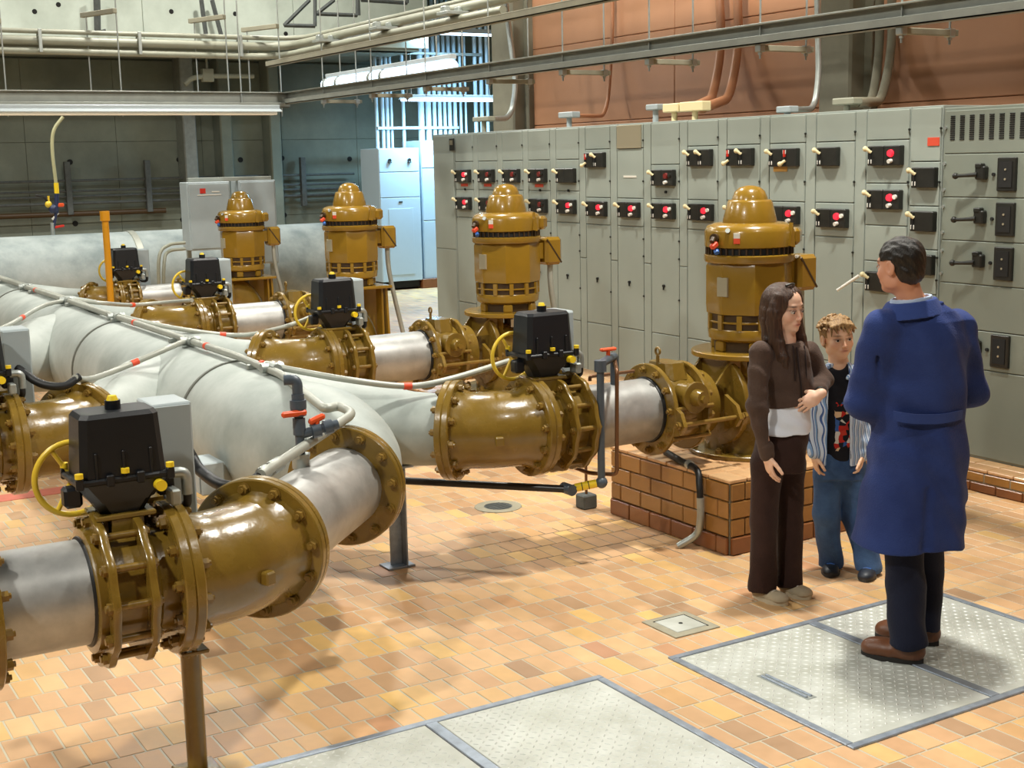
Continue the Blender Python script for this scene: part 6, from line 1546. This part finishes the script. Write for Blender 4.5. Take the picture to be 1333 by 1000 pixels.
    stops = [(0, (24, 24, 30)), (.3, (186, 44, 36)), (.52, (30, 30, 40)), (.6, (214, 206, 196)), (.72, (60, 96, 160)), (.82, (196, 60, 44)), (.93, (226, 190, 150))]
    while len(e) < len(stops): e.new(.5)
    for k_, (q, c) in enumerate(stops): e[k_].position = q; e[k_].color = srgb(*c)
    l.new(wn.outputs[0], rp.inputs[0]); mx = n.new('ShaderNodeMix'); mx.data_type = 'RGBA'; l.new(msk, mx.inputs['Factor']); mx.inputs['A'].default_value = srgb(26, 26, 32); l.new(rp.outputs[0], mx.inputs['B']); l.new(mx.outputs['Result'], bs.inputs['Base Color'])
    t_, _ = S.mesh('t_shirt', tm); put('t_shirt', t_, root)
    # open striped shirt
    S = SDF((-.26, -.26, .55), (.3, .24, 1.2), .0042)
    S.loft([P.row(472, 1079, 1106, .058), P.row(480, 1068, 1117, .076), P.row(500, 1062, 1122, .094), P.row(550, 1062, 1123, .104), P.row(585, 1060, 1126, .108), P.row(602, 1059, 1127, .11)], .015)
    S.chain([p(1068, 495, 0), p(1060, 545, .01), p(1061, 590, -.03)], [.049, .042, .036], .025); S.chain([p(1117, 495, 0), p(1128, 545, .01), p(1123, 588, -.06)], [.049, .042, .036], .025)
    S.add(wave(.003, (34, 20, 16, 0, 1.5, 1.), (14, 10, 60, 1, 2, .8)))
    op0 = p(1093, 540, -.1)
    S.cut(lambda X, Y, Z: -np.maximum(np.abs(X-op0[0]-.0)-(.052+.05*np.clip(1.02-Z, 0, .4)*.35), Y+.028))
    zb = p(1090, 601)[2]; S.cut(lambda X, Y, Z: zb+.02*np.sin(14*X)-Z)
    sm = cloth('blue_striped_cotton', (180, 200, 226), bump=.15); nt = sm.node_tree; n = nt.nodes; l = nt.links; bs = n['Principled BSDF']; mn = lambda *a: math_node(n, l, *a)
    tc = n.new('ShaderNodeTexCoord'); sp = n.new('ShaderNodeSeparateXYZ'); l.new(tc.outputs['Object'], sp.inputs[0])
    ph = mn('FRACT', mn('MULTIPLY', mn('ADD', sp.outputs[0], mn('MULTIPLY', sp.outputs[1], .5)), 38.)); rp = n.new('ShaderNodeValToRGB'); rp.color_ramp.interpolation = 'CONSTANT'; e = rp.color_ramp.elements
    stops = [(0, (206, 218, 234)), (.34, (70, 100, 160)), (.48, (206, 218, 234)), (.62, (130, 164, 206)), (.84, (44, 56, 96)), (.92, (206, 218, 234))]
    while len(e) < len(stops): e.new(.5)
    for k_, (q, c) in enumerate(stops): e[k_].position = q; e[k_].color = srgb(*c)
    l.new(ph, rp.inputs[0]); l.new(rp.outputs[0], bs.inputs['Base Color'])
    s_, _ = S.mesh('open_shirt', sm); sh = put('open_shirt', s_, root)
    for q, (x0, x1) in enumerate(((1074, 1083), (1103, 1112))):
        S = SDF(nb-[.14, .16, .1], nb+[.14, .12, .08], .0036); S.cap(p(x0 if q == 0 else x1, 480, .01), p(x1-1 if q == 0 else x0+1, 492, -.075), .017, .011, .01); c_, _ = S.mesh('collar', sm); put('collar', c_, sh)
    # jeans
    S = SDF((-.26, -.22, .0), (.3, .24, .8), .0045)
    S.loft([P.row(586, 1063, 1122, .09), P.row(600, 1062, 1124, .098), P.row(620, 1061, 1126, .1)], .02)
    S.chain([p(1078, 615, 0), p(1076, 670, -.01), ak(hr, tr)*[1, 1, 0]+[0, 0, .04]], [.078, .066, .064], .018); S.chain([p(1109, 615, 0), p(1114, 670, -.01), ak(hl, tl)*[1, 1, 0]+[0, 0, .04]], [.078, .068, .066], .018)
    S.add(wave(.0035, (30, 22, 10, 0, 1.5, .8), (24, 12, 38, 1, 1.8, .7), (48, 20, 40, 2, 1.6, .4)))
    S.cut(lambda X, Y, Z: .022+.006*np.sin(40*X)-Z)
    j_, _ = S.mesh('jeans', cloth('faded_denim', (74, 104, 146), rgb2=(44, 66, 104), scale=5, bump=.3)); put('jeans', j_, root)
    sm = mat('dark_trainer', (36, 42, 52), .5, var=.2, scale=20); so = mat('dark_trainer_sole', (58, 60, 62), .6)
    for hh, tt in ((hr, tr), (hl, tl)):
        S = SDF(np.minimum(hh, tt)-[.07, .07, -.012], np.maximum(hh, tt)+[.07, .07, .14], .0036)
        shoe(S, hh, tt, .086, .07, .012, hh+(tt-hh)*.24+np.array([0, 0, .08]), .036); S.cut(lambda X, Y, Z: .016-Z)
        b_, _ = S.mesh('shoe', sm); bo = put('shoe', b_, root); soles('sole', [(hh, tt, .088)], bo, so, .018)
        d = (tt-hh)/np.linalg.norm(tt-hh); sd = np.array([d[1], -d[0], 0]); b = MB()
        for q in range(3):
            o = hh+(tt-hh)*(.46+.08*q)+[0, 0, .072-.01*q]; b.tube([o-sd*.02, o+[0, 0, .004], o+sd*.02], .003, 6)
        tag(b.build('lace', M['blue'], bo), kind='stuff')
boy()
# ================================================================= loose floor tiles: the 300 that show largest singly, the rest joined
def to_px(p):
    d = Vector(p)-EYE; z = d.dot(_F)
    return (666.5+FPX*d.dot(_R)/z, 500-FPX*d.dot(_U)/z) if z > .1 else (-9e9, 0)
bpy.context.view_layer.update(); dg = bpy.context.evaluated_depsgraph_get()
cand = []; rest = MB()
def blocked(x, y):
    for (x0, x1, y0, y1) in HATCHES:
        if x0-.1 < x < x1+.1 and y0-.05 < y < y1+.05:
            return True
    for (x0, x1, y0, y1) in PED:
        if x0-.09 < x < x1+.09 and y0-.04 < y < y1: return True
    return y > 6.8 or (abs(x+4.68) < .14 and abs(y-3.71) < .14)
def clip(x0, x1, y0, y1):
    """trim a tile against hatch and plinth edges"""
    for (a0, a1, b0, b1) in HATCHES+PED+[(-14, 0, 6.79, 8), (-4.815, -4.545, 3.575, 3.845)]:
        if x1 <= a0 or x0 >= a1 or y1 <= b0 or y0 >= b1: continue
        opt = [(a0-x0, (x0, a0, y0, y1)), (x1-a1, (a1, x1, y0, y1)), (b0-y0, (x0, x1, y0, b0)), (y1-b1, (x0, x1, b1, y1))]
        ar, r = max(opt, key=lambda q: q[0]*((y1-y0) if q[1][2:] == (y0, y1) else (x1-x0)))
        if ar <= .012: return None
        x0, x1, y0, y1 = r
    return x0, x1, y0, y1
TMESH = {}
for i in range(-46, 10):
    for j in range(-32, 42):
        X0 = TX0+i*TX; Y0 = TY0+(j-(.5 if i % 2 else 0))*TY
        cx, cy = X0+TX/2, Y0+TY/2
        u_, v_ = to_px((cx, cy, 0))
        if not (-40 < u_ < 1373 and -20 < v_ < 1030): continue
        r = clip(X0+.003, X0+TX-.003, Y0+.003, Y0+TY-.003)
        if not r or r[1]-r[0] < .02 or r[3]-r[2] < .02: continue
        q = [to_px((x, y, 0)) for x, y in ((r[0], r[2]), (r[1], r[2]), (r[1], r[3]), (r[0], r[3]))]
        ar = abs(sum(q[k][0]*q[(k+1) % 4][1]-q[(k+1) % 4][0]*q[k][1] for k in range(4)))/2
        inside = 5 < u_ < 1328 and 5 < v_ < 995
        cand.append((ar if inside else -ar, r))
cand.sort(key=lambda c: -c[0]); n1 = 0
def tile_at(r, dz):
    return ((r[0]+r[1])/2, (r[2]+r[3])/2, -.0035+dz), (r[1]-r[0], r[3]-r[2], .009)
for ar, r in cand:
    c, s = tile_at(r, float(rng.normal(0, .0004)))
    single = False
    if ar > 0 and n1 < 300:
        tgt = Vector((c[0], c[1], .012)); d = tgt-EYE
        hit = SC.ray_cast(dg, EYE, d.normalized(), distance=d.length-.02)[0]
        single = not hit
    if single:
        k = tuple(round(x, 3) for x in s)
        if k not in TMESH: TMESH[k] = MB().box((0, 0, 0), s, .0025).mesh('floor_tile', M['floor'])
        o = put('floor_tile', TMESH[k], FLOOR); o.location = c; tag(o, kind='structure'); n1 += 1
    else:
        rest.box(c, s, .0025)
tag(rest.build('floor_tile', M['floor'], FLOOR), kind='stuff')
